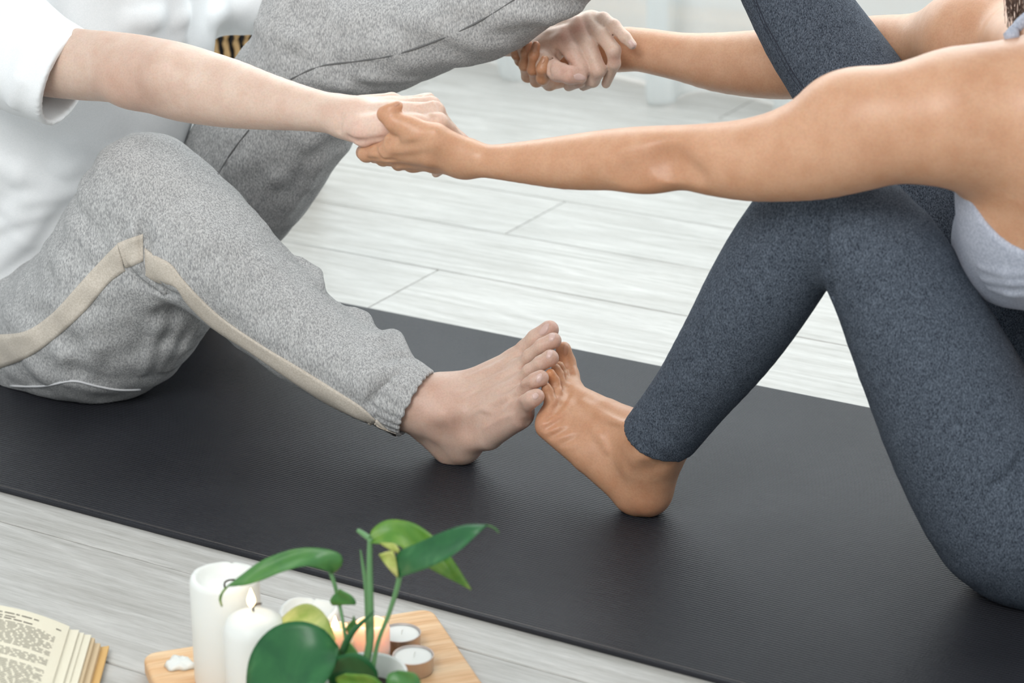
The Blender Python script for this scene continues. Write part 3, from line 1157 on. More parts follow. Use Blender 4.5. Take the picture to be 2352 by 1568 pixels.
# gathered cuff at the ankle: a ribbed sleeve of cloth with a hollow end
cf = Field()
ca, cb = P(885, 889, Y=-.1405), P(958, 928, Y=-.134)
axc = unit(cb - ca)
cf.u(rc(ca, cb, .0425, .041), .0)
cf.sub(rc(ca + axc * .015, cb + axc * .05, .0365, .0365), .002)
cf.isect(halfspace(cb, axc), .004)
cf.isect(halfspace(ca + axc * .004, -axc), .004)
cu = unit(np.cross(axc, V3(0, 1, 0)))
cw = np.cross(axc, cu)
def cuffwarp(p):
    d = p - ca.astype(F4)
    a = np.arctan2(d @ cw.astype(F4), d @ cu.astype(F4))
    t = d @ axc.astype(F4)
    return (.0006 * np.sin(a * 22 + 2.5 * np.sin(a * 3)) - .0016 * np.sin(np.clip(t / .036, 0, 1) * math.pi)).astype(F4)
cf.warp = cuffwarp
vc, fc = cf.mesh(0.0017)
vc = relax(vc, fc, 2)
cuff = piece(mesh_obj('cuff', vc, fc, MATS['grey_fleece'], man_o), pants)
sc_ = Skinner(cuff)
piece(sc_.ribbon('side_stripe', ((866, 962), (890, 985), (912, 998)), ((852, 984), (876, 998), (904, 1006)), MATS['cream_tape'], man_o, .0012, 14, 5, .002, .0003), pants)

# ------------------------------------------------------------------ the man: t-shirt
ts = Field()
ts.u(rc(V3(-.70, 0, .16), V3(-.635, 0, .40), .175, .175, (V3(1, 0, 0.15), .78)), .02)
ts.u(rc(V3(-.635, 0, .40), V3(-.61, 0, .53), .175, .165, (V3(1, 0, 0.15), .76)), .02)
ts.u(rc(P(240, 330, Y=-.02), P(290, 100, Y=.02), .085, .062), .05)
limb(ts, [(-120, 10, -.17, 160), (-20, 70, -.205, 150), (80, 140, -.228, 138), (190, 195, -.24, 128)], .03, 2)
limb(ts, [(350, -60, .15, 140), (460, -42, .195, 116), (560, -26, .205, 102), (625, -18, .205, 94)], .03, 2)
ts.u(rc(V3(-.60, -.09, .60), V3(-.60, .09, .60), .07, .07), .04)
ts.u(rc(V3(-.60, -.1, .545), P(-70, 30, Y=-.205), .07, .062), .03)
ts.u(rc(V3(-.60, .1, .545), P(440, -80, Y=.20), .07, .055), .03)
for pts, r, o_ in [(((150, 330), (160, 380), (205, 425)), .016, .4), (((20, 480), (70, 455), (120, 440), (180, 425)), .014, .45), (((0, 600), (50, 545), (110, 480)), .016, .4),
                   (((300, 10), (300, 40), (305, 70)), .012, .3), (((335, 0), (337, 40), (340, 80)), .014, .35), (((400, 0), (404, 40), (408, 80)), .012, .35), (((470, 40), (520, 20), (570, 5)), .010, .35),
                   (((20, 30), (70, 25), (110, 30)), .010, .3), (((300, 320), (270, 360), (250, 390)), .012, .2), (((0, 370), (50, 395), (110, 415)), .012, .3), (((60, 120), (50, 180), (30, 240)), .008, .15),
                   (((0, 520), (40, 500), (90, 490)), .010, .35)]:
    ridge(ts, pts, r, o_, .016)
w3 = wave_noise(8, 12, 12, 40, .0022)
w4 = wave_noise(9, 10, 60, 130, .0004)
ts.warp = lambda p: w3(p) + w4(p)
outer = ts
ts = Field().u(outer.prim(), 0)
cut = Field()
cut.u(halfspace(P(155, 184, Y=-.238), -unit(0.9 * RT - 0.42 * UP - 0.15 * FW)), 0)
cutb = Field().u(ell(P(230, 190, Y=-.24), (.13, .13, .13)), 0)
cutb.isect(cut.ops[0][1], .0)
ts.sub(cutb.prim(), .002)
inn = Field()
limb(inn, [(70, 140, -.226, 96), (110, 160, -.23, 104), (190, 197, -.24, 102), (300, 250, -.25, 100)], .0, 2)
ts.sub(inn.prim(), .002)
cutf = Field().u(ell(P(690, 20, Y=.205), (.1, .1, .1)), 0)
cutf.isect(halfspace(P(618, 20, Y=.205), -unit(0.97 * RT - 0.2 * UP)), 0)
ts.sub(cutf.prim(), .002)
vt, ft_ = ts.mesh(0.0032, lo=V3(-.98, -.34, 0.03), hi=V3(-.1, .33, .66))
vt = relax(vt, ft_, 2)
shirt = mesh_obj('t_shirt', vt, ft_, MATS['white_cotton'], man_o)
shirt['label'] = 'loose white cotton t-shirt with wide short sleeves'

# ------------------------------------------------------------------ the woman on the right: skin
wb = Field()
limb(wb, [(1060, 366, -.268, 36), (1130, 371, -.266, 39), (1200, 373, -.264, 48), (1300, 373, -.262, 62), (1400, 367, -.26, 70), (1480, 362, -.258, 72), (1560, 360, -.256, 73),
          (1640, 366, -.253, 84), (1720, 367, -.25, 95), (1800, 357, -.246, 106), (1880, 337, -.24, 121), (1960, 312, -.234, 130), (2050, 290, -.226, 130), (2140, 275, -.218, 130), (2220, 268, -.2, 130)], .01, 3)
wb.u(ell(P(1475, 385, Y=-.268), (.034, .02, .02)), .02)
wb.u(ell(P(1985, 250, Y=-.235), (.055, .035, .035)), .02)
# near hand
hand = Field()
finger(hand, [(1070, 352, -.272, 28), (1000, 326, -.284, 30), (905, 326, -.292, 24)], .008)
finger(hand, [(1070, 364, -.270, 32), (990, 350, -.282, 33), (893, 348, -.286, 22)], .008)
finger(hand, [(1070, 374, -.265, 28), (990, 366, -.27, 27), (918, 364, -.272, 20)], .008)
finger(hand, [(1070, 380, -.26, 25), (1000, 374, -.26, 22), (948, 374, -.258, 18)], .008)
finger(hand, [(1060, 348, -.276, 28), (1000, 312, -.288, 28), (940, 294, -.294, 24)], .01)
fg = Field()
finger(fg, [(940, 294, -.294, 24), (906, 279, -.298, 23), (886, 262, -.299, 19), (898, 252, -.298, 15), (913, 244, -.294, 13)], .001)
finger(fg, [(893, 346, -.287, 22), (870, 350, -.284, 20), (842, 353, -.278, 19), (836, 350, -.258, 17), (846, 338, -.23, 14)], .001)
finger(fg, [(918, 364, -.272, 20), (880, 364, -.26, 17), (860, 358, -.24, 15), (880, 340, -.225, 13)], .001)
finger(fg, [(948, 374, -.258, 18), (915, 376, -.245, 15), (900, 366, -.228, 13), (920, 350, -.215, 12)], .001)
hand.u(fg.prim(), .009)
wb.u(hand.prim(), .014)
crease(wb, ((862, 338), (864, 352), (872, 362)), .0018, .0008)
crease(wb, ((912, 318), (900, 322), (888, 330)), .003, .003, .004)
crease(wb, ((846, 366), (872, 366), (905, 368)), .0018, .0012, .002)
crease(wb, ((880, 376), (915, 380), (945, 384)), .0018, .0012, .002)
for a in (((1000, 300), (950, 312), (905, 326)), ((1005, 330), (950, 338), (900, 346))):
    ridge(wb, a, .004, .12, .006)
# inner bend of the elbow
crease(wb, ((1520, 372), (1545, 368), (1572, 384), (1592, 402)), .007, .0025, .014)
crease(wb, ((1440, 400), (1480, 378), (1530, 370)), .012, .0015, .02)
# far arm and hand
limb(wb, [(1425, 114, .203, 46), (1470, 114, .205, 50), (1560, 130, .207, 55), (1650, 143, .21, 68), (1745, 147, .212, 78), (1830, 145, .212, 82), (1920, 130, .205, 82), (2010, 112, .195, 76), (2100, 105, .18, 74),
          (2180, 92, .16, 84), (2240, 90, .14, 96)], .01, 3)
hand = Field()
finger(hand, [(1430, 114, .203, 44), (1350, 130, .208, 42), (1290, 158, .196, 34), (1255, 175, .182, 24)], .008)
finger(hand, [(1400, 125, .21, 34), (1310, 150, .215, 32), (1235, 160, .195, 24)], .008)
fg = Field()
finger(fg, [(1290, 182, .180, 20), (1262, 192, .155, 16), (1246, 180, .128, 14), (1245, 158, .119, 13), (1251, 137, .122, 10)], .001)
finger(fg, [(1262, 178, .185, 18), (1232, 186, .158, 14), (1224, 160, .133, 13), (1226, 128, .127, 12), (1231, 104, .131, 10)], .001)
finger(fg, [(1245, 170, .19, 18), (1212, 175, .165, 14), (1205, 150, .141, 13), (1208, 122, .135, 12), (1213, 102, .139, 10)], .001)
finger(fg, [(1232, 160, .195, 16), (1195, 140, .162, 12), (1186, 126, .153, 11), (1180, 112, .156, 9)], .001)
hand.u(fg.prim(), .008)
wb.u(hand.prim(), .012)
# chest, neck, waist
tor = Field()
tor.u(rc(V3(.70, -.03, .13), V3(.685, -.035, .28), .115, .105, (V3(1, 0, 0), .78)), .02)
tor.u(rc(V3(.685, -.035, .28), V3(.665, -.045, .46), .105, .13, (V3(1, 0, 0), .78)), .03)
tor.u(rc(V3(.655, -.16, .49), V3(.655, .08, .49), .085, .085), .05)
tor.u(ell(P(2338, 550, Y=-.11), (.058, .052, .062)), .035)
tor.u(ell(P(2392, 425, Y=-.165), (.075, .05, .10)), .04)
tor.u(ell(P(2420, 500, Y=0.0), (.058, .052, .062)), .035)
wb.u(tor.prim(), .03)
wb.u(rc(P(2220, 268, Y=-.2), V3(.66, -.12, .50), .056, .075), .04)
wb.u(rc(P(2240, 90, Y=.14), V3(.65, .06, .50), .05, .07), .04)
wb.u(rc(V3(.65, -.045, .56), V3(.61, -.045, .68), .055, .05), .04)
wb.u(rc(P(2330, 95, Y=.05), P(2420, 140, Y=-.06), .03, .04), .04)
# legs inside the leggings
limb(wb, [(2380, 1190, -.10, 170), (2230, 1020, -.13, 155), (2135, 815, -.15, 138), (2025, 590, -.165, 115), (1885, 460, -.17, 98)], .02)
limb(wb, [(1875, 470, -.17, 98), (1800, 585, -.168, 105), (1690, 762, -.16, 92), (1600, 890, -.152, 75), (1530, 985, -.146, 68)], .02)
limb(wb, [(2400, 900, .04, 140), (2270, 690, .07, 130), (2100, 425, .09, 118), (1936, 172, .1, 100), (1864, 66, .1, 94), (1780, -80, .1, 82), (1740, -150, .1, 80)], .02)
limb(wb, [(1740, -150, .1, 80), (1640, -180, .1, 82), (1560, -190, .1, 62), (1525, -200, .1, 52)], .02)
wb.u(rc(P(1520, -200, Y=.1), P(1500, -370, Y=.1), .024, .02, (V3(1, 0, 0.3), .8)), .02)
HW = V3(.60, -.045, .765)
head(wb, HW, V3(-.97, 0, -.22), V3(-.22, 0, .97), .94)
# near foot
ft = Field()
limb(ft, [(1555, 945, -.148, 68), (1515, 1000, -.145, 76), (1485, 1050, -.138, 72)], .01, 2)
ft.u(rc(P(1484, 1132, Y=-.135), P(1468, 1136, Y=-.135), .0235, .0212), .02)
finger(ft, [(1515, 1040, -.136, 46), (1490, 1120, -.134, 48)], .02)
finger(ft, [(1450, 1125, -.138, 46), (1350, 1048, -.142, 37), (1262, 978, -.140, 33)], .014)
finger(ft, [(1470, 1085, -.13, 60), (1385, 1020, -.128, 52), (1285, 950, -.115, 38)], .014)
finger(ft, [(1470, 1010, -.122, 66), (1390, 965, -.105, 50), (1310, 908, -.078, 32)], .014)
finger(ft, [(1310, 905, -.072, 30), (1290, 935, -.1, 30), (1268, 965, -.128, 30)], .012)
tg = Field()
finger(tg, [(1312, 900, -.068, 28), (1307, 862, -.056, 23), (1302, 832, -.05, 20), (1294, 802, -.052, 18)], .001)
finger(tg, [(1300, 918, -.085, 18), (1295, 880, -.074, 13), (1291, 855, -.070, 12), (1285, 840, -.074, 11)], .001)
finger(tg, [(1292, 930, -.10, 18), (1289, 890, -.090, 13), (1284, 862, -.086, 12), (1277, 846, -.09, 11)], .001)
finger(tg, [(1284, 938, -.118, 17), (1279, 900, -.108, 13), (1273, 874, -.104, 12), (1264, 858, -.108, 12)], .001)
finger(tg, [(1270, 950, -.132, 17), (1264, 918, -.124, 13), (1258, 898, -.122, 12), (1254, 888, -.124, 11)], .001)
ft.u(tg.prim(), .006)
wb.u(ft.prim(), .014)
pm = wb.hit(1488, 1060)
wb.u(ell(pm - unit(CAM - pm) * .005, (.012, .009, .011)), .014)
crease(wb, ((1482, 1088), (1502, 1086), (1520, 1072)), .009, .002, .016)
crease(wb, ((1268, 938), (1282, 930), (1296, 905), (1302, 885)), .0025, .002, .004)
crease(wb, ((1276, 946), (1292, 930), (1308, 900)), .002, .001, .004)
for a in (((1252, 962), (1275, 945), (1290, 925)), ((1250, 985), (1285, 966)), ((1262, 1004), (1300, 985)), ((1290, 1018), (1320, 1005))):
    crease(wb, a, .0028, .0011, .004)
for a in (((1340, 925), (1390, 960), (1440, 975)), ((1330, 960), (1380, 1000), (1400, 1035))):
    ridge(wb, a, .0045, .25, .007)
for a in (((1296, 850), (1312, 846)), ((1297, 862), (1316, 858)), ((1268, 880), (1282, 876)), ((1270, 890), (1284, 886))):
    crease(wb, a, .0016, .0008, .002)
print('woman field', len(wb.ops))
v, f = wb.mesh(0.0020, fine=(-.15, .25, .0018, .0042), lo=V3(-.22, -.36, -.01), hi=V3(.82, .33, .90))
v = relax(v, f, 3)
TOE_GLOW = (1.15, .88, .62)  # orange glow of the fourth toe tip, painted into the skin colour
spots = [(wb.hit(1258, 975), .02, (1.0, .82, .76), .8), (wb.hit(1470, 1165), .03, (1.0, .86, .80), .6), (wb.hit(1264, 856), .012, TOE_GLOW, .8), (wb.hit(1297, 815), .015, (1.0, .86, .78), .5),
         (wb.hit(1400, 1000), .08, (.97, .95, .95), .8), (wb.hit(1480, 410), .03, (.86, .78, .72), .6), (wb.hit(1545, 405), .03, (.84, .76, .7), .6),  # both elbow tints paint in the shade of its bend
         (wb.hit(1225, 160), .03, (.86, .70, .58), .7), (wb.hit(1231, 102), .008, (1.0, .72, .64), .6), (wb.hit(1214, 100), .008, (1.0, .72, .64), .6), (wb.hit(1600, 140), .1, (1.06, 1.1, 1.15), .8), (wb.hit(2100, 90), .1, (1.04, 1.07, 1.1), .7), (wb.hit(1480, 120), .06, (1.05, 1.08, 1.12), .6),  # darker far fingers, redder tips, paler far arm
         (wb.hit(880, 262), .02, (1.05, .98, .95), .5), (wb.hit(2280, 400), .08, (1.05, 1.05, 1.05), .5)]
v[:, 2] = np.maximum(v[:, 2], ZM + .0004)
wom_o = empty('person', (.66, 0, 0), 'person in pale cropped top and dark leggings with bare outstretched arms', 'person')
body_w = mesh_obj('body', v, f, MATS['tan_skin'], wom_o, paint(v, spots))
sk = Skinner(body_w)
nail(sk, [(1294, 792), (1304, 786), (1306, 804), (1303, 816), (1294, 818)], MATS['nail_tan'], wom_o)
nail(sk, [(903, 241), (913, 234), (920, 233), (919, 239), (909, 245)], MATS['nail_tan'], wom_o, 'fingernail')
nail(sk, [(1205, 98), (1216, 96), (1217, 112), (1211, 118), (1205, 114)], MATS['nail_tan'], wom_o, 'fingernail')
nail(sk, [(1223, 100), (1233, 99), (1234, 116), (1228, 121), (1222, 117)], MATS['nail_tan'], wom_o, 'fingernail')
nail(sk, [(1241, 139), (1250, 130), (1253, 138), (1247, 147), (1241, 147)], MATS['nail_tan'], wom_o, 'fingernail')

# ------------------------------------------------------------------ the woman: leggings
lg = Field()
limb(lg, [(2400, 1195, -.10, 205), (2330, 1175, -.125, 200), (2232, 1010, -.14, 190), (2135, 812, -.155, 170), (2025, 592, -.168, 145), (1888, 452, -.17, 124)], .02)
limb(lg, [(1882, 462, -.17, 124), (1802, 580, -.168, 128), (1740, 680, -.165, 124), (1690, 762, -.16, 115), (1640, 835, -.156, 104), (1585, 910, -.15, 92), (1515, 1000, -.145, 86), (1480, 1045, -.142, 84)], .012)
limb(lg, [(2420, 930, .04, 175), (2270, 690, .07, 162), (2100, 425, .09, 146), (1936, 172, .1, 126), (1864, 66, .1, 118), (1780, -80, .1, 104), (1742, -150, .1, 98)], .02)
limb(lg, [(1742, -150, .1, 98), (1640, -180, .1, 98), (1560, -190, .1, 75)], .02)
lg.u(rc(V3(.66, -.08, .10), V3(.68, .05, .11), .11, .105), .03)
lg.u(rc(V3(.70, -.03, .12), V3(.69, -.03, .24), .125, .115, (V3(1, 0, 0), .8)), .03)
for pts, r, o_ in [(((1868, 455), (1880, 520), (1890, 570)), .006, .3), (((1893, 470), (1898, 540), (1905, 600)), .006, .25), (((1500, 960), (1530, 1020), (1560, 1050)), .006, .1)]:
    ridge(lg, pts, r, o_, .008)
crease(lg, ((1878, 458), (1885, 520), (1892, 580), (1906, 640), (1912, 684)), .0042, .0062, .0025)
crease(lg, ((1858, 460), (1872, 510), (1882, 548)), .004, .003, .0025)
crease(lg, ((1900, 460), (1898, 510), (1894, 560)), .004, .003, .0025)
crease(lg, ((2352, 1040), (2320, 1090), (2280, 1120)), .003, .003, .005)
crease(lg, ((2352, 1060), (2335, 1110), (2325, 1130)), .003, .003, .005)
crease(lg, ((2352, 1080), (2346, 1130), (2345, 1150)), .003, .003, .005)
lg.isect(halfspace(P(1515, 1000, Y=-.145), P(1460, 1075, Y=-.14) - P(1560, 935, Y=-.148) + 0.02 * RT), .002)
ci = Field()
limb(ci, [(1555, 945, -.148, 82), (1515, 1000, -.145, 81), (1470, 1060, -.140, 80)], 0, 2)
vl, fl = lg.mesh(0.0027, lo=V3(.02, -.33, 0.004), hi=V3(.92, .25, .70))
vl = relax(vl, fl, 2)
vl[:, 2] = np.maximum(vl[:, 2], ZM + .0008)
legg = mesh_obj('leggings', vl, fl, MATS['legging_knit'], wom_o)
legg['label'] = 'tight dark heather blue-grey leggings'
sl = Skinner(legg)
bpy.context.view_layer.update()
piece(sl.cord('seam', ((1733, -10), (1757, 50), (1790, 110), (1820, 165), (1856, 215)), .0009, MATS['navy_seam'], wom_o, -.0001, 5), legg)
piece(sl.cord('seam', ((1727, -10), (1751, 52), (1784, 114), (1814, 170), (1850, 220)), .0005, MATS['navy_seam'], wom_o, .0, 5), legg)

# ------------------------------------------------------------------ the woman: cropped top
tp = Field()
tp.u(rc(V3(.685, -.035, .26), V3(.665, -.045, .46), .108, .134, (V3(1, 0, 0), .78)), .03)
tp.u(ell(P(2338, 550, Y=-.11), (.062, .056, .066)), .035)
tp.u(ell(P(2392, 425, Y=-.165), (.079, .054, .104)), .04)
tp.u(ell(P(2420, 500, Y=0.0), (.062, .056, .066)), .035)
for pts, r in [(((2275, 660), (2320, 668), (2370, 672)), .006), (((2260, 640), (2320, 645), (2370, 645)), .005), (((2250, 610), (2310, 625), (2370, 622)), .004)]:
    ridge(tp, pts, r, .3, .006)
ctr = tp.hit(2425, 372)
tp.sub(ell(ctr, (.088, .095, .088)), .003)
tp.sub(rc(V3(.60, -.05, .56), V3(.70, -.05, .56), .10, .10), .004)
tp.isect(halfspace(V3(.66, -.05, .27), V3(0, 0, -1)), .003)
vt2, ft2 = tp.mesh(0.003, lo=V3(.4, -.33, .2), hi=V3(.9, .25, .65))
vt2 = relax(vt2, ft2, 2)
top_o = mesh_obj('cropped_top', vt2, ft2, MATS['top_knit'], wom_o)
top_o['label'] = 'pale grey-blue cropped sports top'
sk.cord('top_strap', ((2324, 88), (2340, 72), (2360, 52), (2390, 30)), .0075, MATS['top_knit'], wom_o, .002, 4)
hair_cap('hair', HM, V3(.97, 0, -.22), V3(.22, 0, .97), 1.0, MATS['brown_hair'], man_o)
hair_cap('hair', HW, V3(-.97, 0, -.22), V3(-.22, 0, .97), .94, MATS['brown_hair'], wom_o, True)
# hair falling in front of the far shoulder
random.seed(5)
hairs = []
for i in range(150):
    a = i / 149
    x0, x1 = 2300 + 110 * a, 2318 + 60 * a + random.uniform(-14, 10)
    yb = 30 + 75 * random.random() * (0.4 + a)
    hairs.append([V3(.60 + .02 * a, .045, .72 - .03 * a), P(x0 + random.uniform(-6, 6), -70, Y=.0), P((x0 + x1) / 2 + random.uniform(-8, 8), -10, Y=-.035), P(x1, yb, Y=-.05)])
vs, fs = [], []
for hpts in hairs:
    C = catmull(hpts, 5)
    b0 = len(vs)
    for i, c in enumerate(C):
        r = .0005 * (1 - i / len(C)) + .00015
        for k in range(4):
            an = k * math.pi / 2
            vs.append(c + r * (math.cos(an) * RT + math.sin(an) * FW))
    for i in range(len(C) - 1):
        for k in range(4):
            l = (k + 1) % 4
            fs.append((b0 + i * 4 + k, b0 + i * 4 + l, b0 + (i + 1) * 4 + l, b0 + (i + 1) * 4 + k))
hair = adopt(new_mesh_obj('loose_hair_strands', vs, fs, MATS['brown_hair'], None, True), wom_o)
hair['kind'] = 'stuff'

# ------------------------------------------------------------------ curtain in front of the windows
def wave_curtain(name, lobes, x1, label):
    """folded sheer: round lobes towards the room at the given (x, y), slack bays behind"""
    pts = []
    r = 0.027
    for k, (lx, ly) in enumerate(lobes):
        for i in range(21):
            a = math.pi * (1 - i / 20)
            # lobe: long U open to the back
            if i == 0:
                for t in np.linspace(0, 1, 5, endpoint=False):
                    pts.append((lx - r - 0.012 * (1 - t), ly + 0.10 * (1 - t) + 0.02))
            pts.append((lx + r * math.cos(a), ly - r * math.sin(a) + r))
        nx, ny = lobes[k + 1] if k + 1 < len(lobes) else (x1, ly)
        for t in np.linspace(0.08, 1, 9):
            pts.append((lx + r - 0.02 * math.sin(math.pi * t), ly + r + 0.12 * t))
        for t in np.linspace(0.1, 0.95, 16):
            xx = lx + r + (nx - 2 * r - lx) * t
            pts.append((xx, ly + 0.147 - 0.055 * t + 0.018 * math.sin(math.pi * t)))
    pts = np.array(pts)
    for _ in range(2):
        pts[1:-1] = 0.5 * pts[1:-1] + 0.25 * (pts[:-2] + pts[2:])
    zs = [0.004, 0.012, 0.03, 0.3, 1.2, 2.48]
    n = len(pts)
    vs, fs = [], []
    for j, z in enumerate(zs):
        sway = 0.004 * j
        for i, (xx, yy) in enumerate(pts):
            vs.append((xx + sway * math.sin(i * 0.11), yy, z + (0.003 * math.sin(i * 0.21) if j < 2 else 0)))
    for j in range(len(zs) - 1):
        for i in range(n - 1):
            fs.append((j * n + i, j * n + i + 1, (j + 1) * n + i + 1, (j + 1) * n + i))
    o = new_mesh_obj(name, vs, fs, MATS['sheer_curtain'], None, True)
    sm = o.modifiers.new('thick', 'SOLIDIFY')
    sm.thickness = 0.0015
    o['label'] = label
    o['category'] = 'curtain'
    return o


wave_curtain('curtain', [(-2.08, 1.42), (-1.77, 1.41), (-1.46, 1.415), (-1.15, 1.41), (-.842, 1.4146), (-.5325, 1.3959), (-.2985, 1.4104), (0.02, 1.42), (.31, 1.41), (.6, 1.42)], .85,
             'sheer white curtain hanging in deep round folds before the windows')

# ------------------------------------------------------------------ woven basket behind the pair
material('seagrass', srgb(205, 168, 118), 0.85)
material('black_rush', srgb(38, 36, 38), 0.9)
pc = V3(-.885, .64, 0)
basket = empty('woven_basket', tuple(pc), 'tan and black woven basket standing on the floor behind the seated person in white', 'basket')
PR, PH = .122, .31
lathe('core', [(.06, .004), (PR - .02, .004), (PR - .006, .03), (PR - .005, PH - .03), (PR - .02, PH - .004), (.04, PH)], MATS['black_rush'], tuple(pc), 64, basket)
def strand(name, r, mat, amp, ph):
    rows = []
    for i in range(34):
        z = .012 + (PH - .024) * i / 33
        rows.append((PR + 0.003 * math.sin(i * 1.5 + ph), amp * math.sin(i * 1.5 + ph), z))
    o = tube_obj(name, rows, [r * (1 + 0.22 * math.sin(i * 1.5 * 2 + ph)) for i in range(34)], mat, None, 6, 2)
    return o
st_a = strand('straw_strand', .0050, MATS['seagrass'], .0012, 0)
st_b = strand('rush_strand', .0026, MATS['black_rush'], .0016, 1.2)
NS = 50
for i in range(NS):
    for src, da in ((st_a, 0), (st_b, .5)):
        a = 2 * math.pi * (i + da) / NS
        o = src if i == 0 else bpy.data.objects.new(src.name.split('.')[0], src.data)
        if i:
            COL.objects.link(o)
        o.parent = basket
        o.rotation_euler = (0, 0, a)
lathe('top_disc', [(.02, PH), (PR - .03, PH), (PR + .002, PH - .012), (PR + .002, PH - .004), (PR - .025, PH + .006), (.02, PH + .007)], MATS['seagrass'], tuple(pc), 64, basket)

# ------------------------------------------------------------------ wooden board with candles
mt = material('bamboo', rough=0.5)
q = NT(mt)
tc = q.n('ShaderNodeTexCoord')
mp = q.n('ShaderNodeMapping')
mp.inputs['Scale'].default_value = (4, 46, 4)
q.link(tc, 'Object', mp, 0)
n1 = q.n('ShaderNodeTexNoise', Scale=1.6, Detail=3.0, Roughness=0.55)
q.link(mp, 0, n1, 'Vector')
mp2 = q.n('ShaderNodeMapping')
mp2.inputs['Scale'].default_value = (14, 260, 10)
q.link(tc, 'Object', mp2, 0)
n2 = q.n('ShaderNodeTexNoise', Scale=2.0, Detail=4.0)
q.link(mp2, 0, n2, 'Vector')
r1 = q.ramp(n1, 0, [(0.33, srgb(213, 162, 112)), (0.5, srgb(226, 184, 138)), (0.68, srgb(235, 203, 163))])
r2 = q.ramp(n2, 0, [(0.36, (0.86, 0.8, 0.74)), (0.55, (1, 1, 1))])
mx = q.n('ShaderNodeMix', _data_type='RGBA', _blend_type='MULTIPLY')
mx.inputs[0].default_value = 1
q.link(r1, 0, mx, 6)
q.link(r2, 0, mx, 7)
q.link(mx, 2, q.b, 'Base Color')

BA = V3(-.0483, -.6596, 0)
BU, BV = V3(.6582, .7528, 0), V3(.7528, -.6582, 0)
bm = bmesh.new()
lu, lv, cr, th = .279, .30, .014, .016
ring = []
for cu_, cv_, a0 in ((lu - cr, cr, -90), (lu - cr, lv - cr, 0), (cr, lv - cr, 90), (cr, cr, 180)):
    for k in range(7):
        a = math.radians(a0 + 15 * k)
        ring.append((cu_ + cr * math.cos(a), cv_ + cr * math.sin(a)))
vb = [bm.verts.new((x, -y, 0)) for x, y in ring]
fb = bm.faces.new(vb)
ex = bmesh.ops.extrude_face_region(bm, geom=[fb])
for e in ex['geom']:
    if isinstance(e, bmesh.types.BMVert):
        e.co.z += th
bmesh.ops.recalc_face_normals(bm, faces=bm.faces)
bmesh.ops.bevel(bm, geom=[e for e in bm.edges if abs(e.verts[0].co.z - e.verts[1].co.z) < 1e-6], offset=.003, segments=3, profile=.5, affect='EDGES')
me = bpy.data.meshes.new('serving_board')
bm.to_mesh(me)
bm.free()
me.materials.append(MATS['bamboo'])
board = bpy.data.objects.new('serving_board', me)
COL.objects.link(board)
board.location = tuple(BA)
board.rotation_euler = (0, 0, math.atan2(BU[1], BU[0]))
board['label'] = 'light bamboo serving board with rounded corners under the candles'
board['category'] = 'board'
TB = .016

mt = material('white_wax', srgb(229, 231, 227), 0.45)
bw = mt.node_tree.nodes['Principled BSDF']
mt = material('glow_wax', srgb(236, 208, 194), 0.45)
bw = mt.node_tree.nodes['Principled BSDF']
bw.inputs['Subsurface Weight'].default_value = 0.9
bw.inputs['Subsurface Radius'].default_value = (1.0, .6, .4)
bw.inputs['Subsurface Scale'].default_value = .02
material('wick', srgb(58, 46, 40), 0.9)
mt = material('candle_flame', (1, .8, .4), .5)
bf = mt.node_tree.nodes['Principled BSDF']
bf.inputs['Emission Color'].default_value = (1.0, .72, .36, 1)
bf.inputs['Emission Strength'].default_value = 5.0
mt = material('tealight_tin', srgb(206, 192, 184), 0.36, Metallic=0.85)


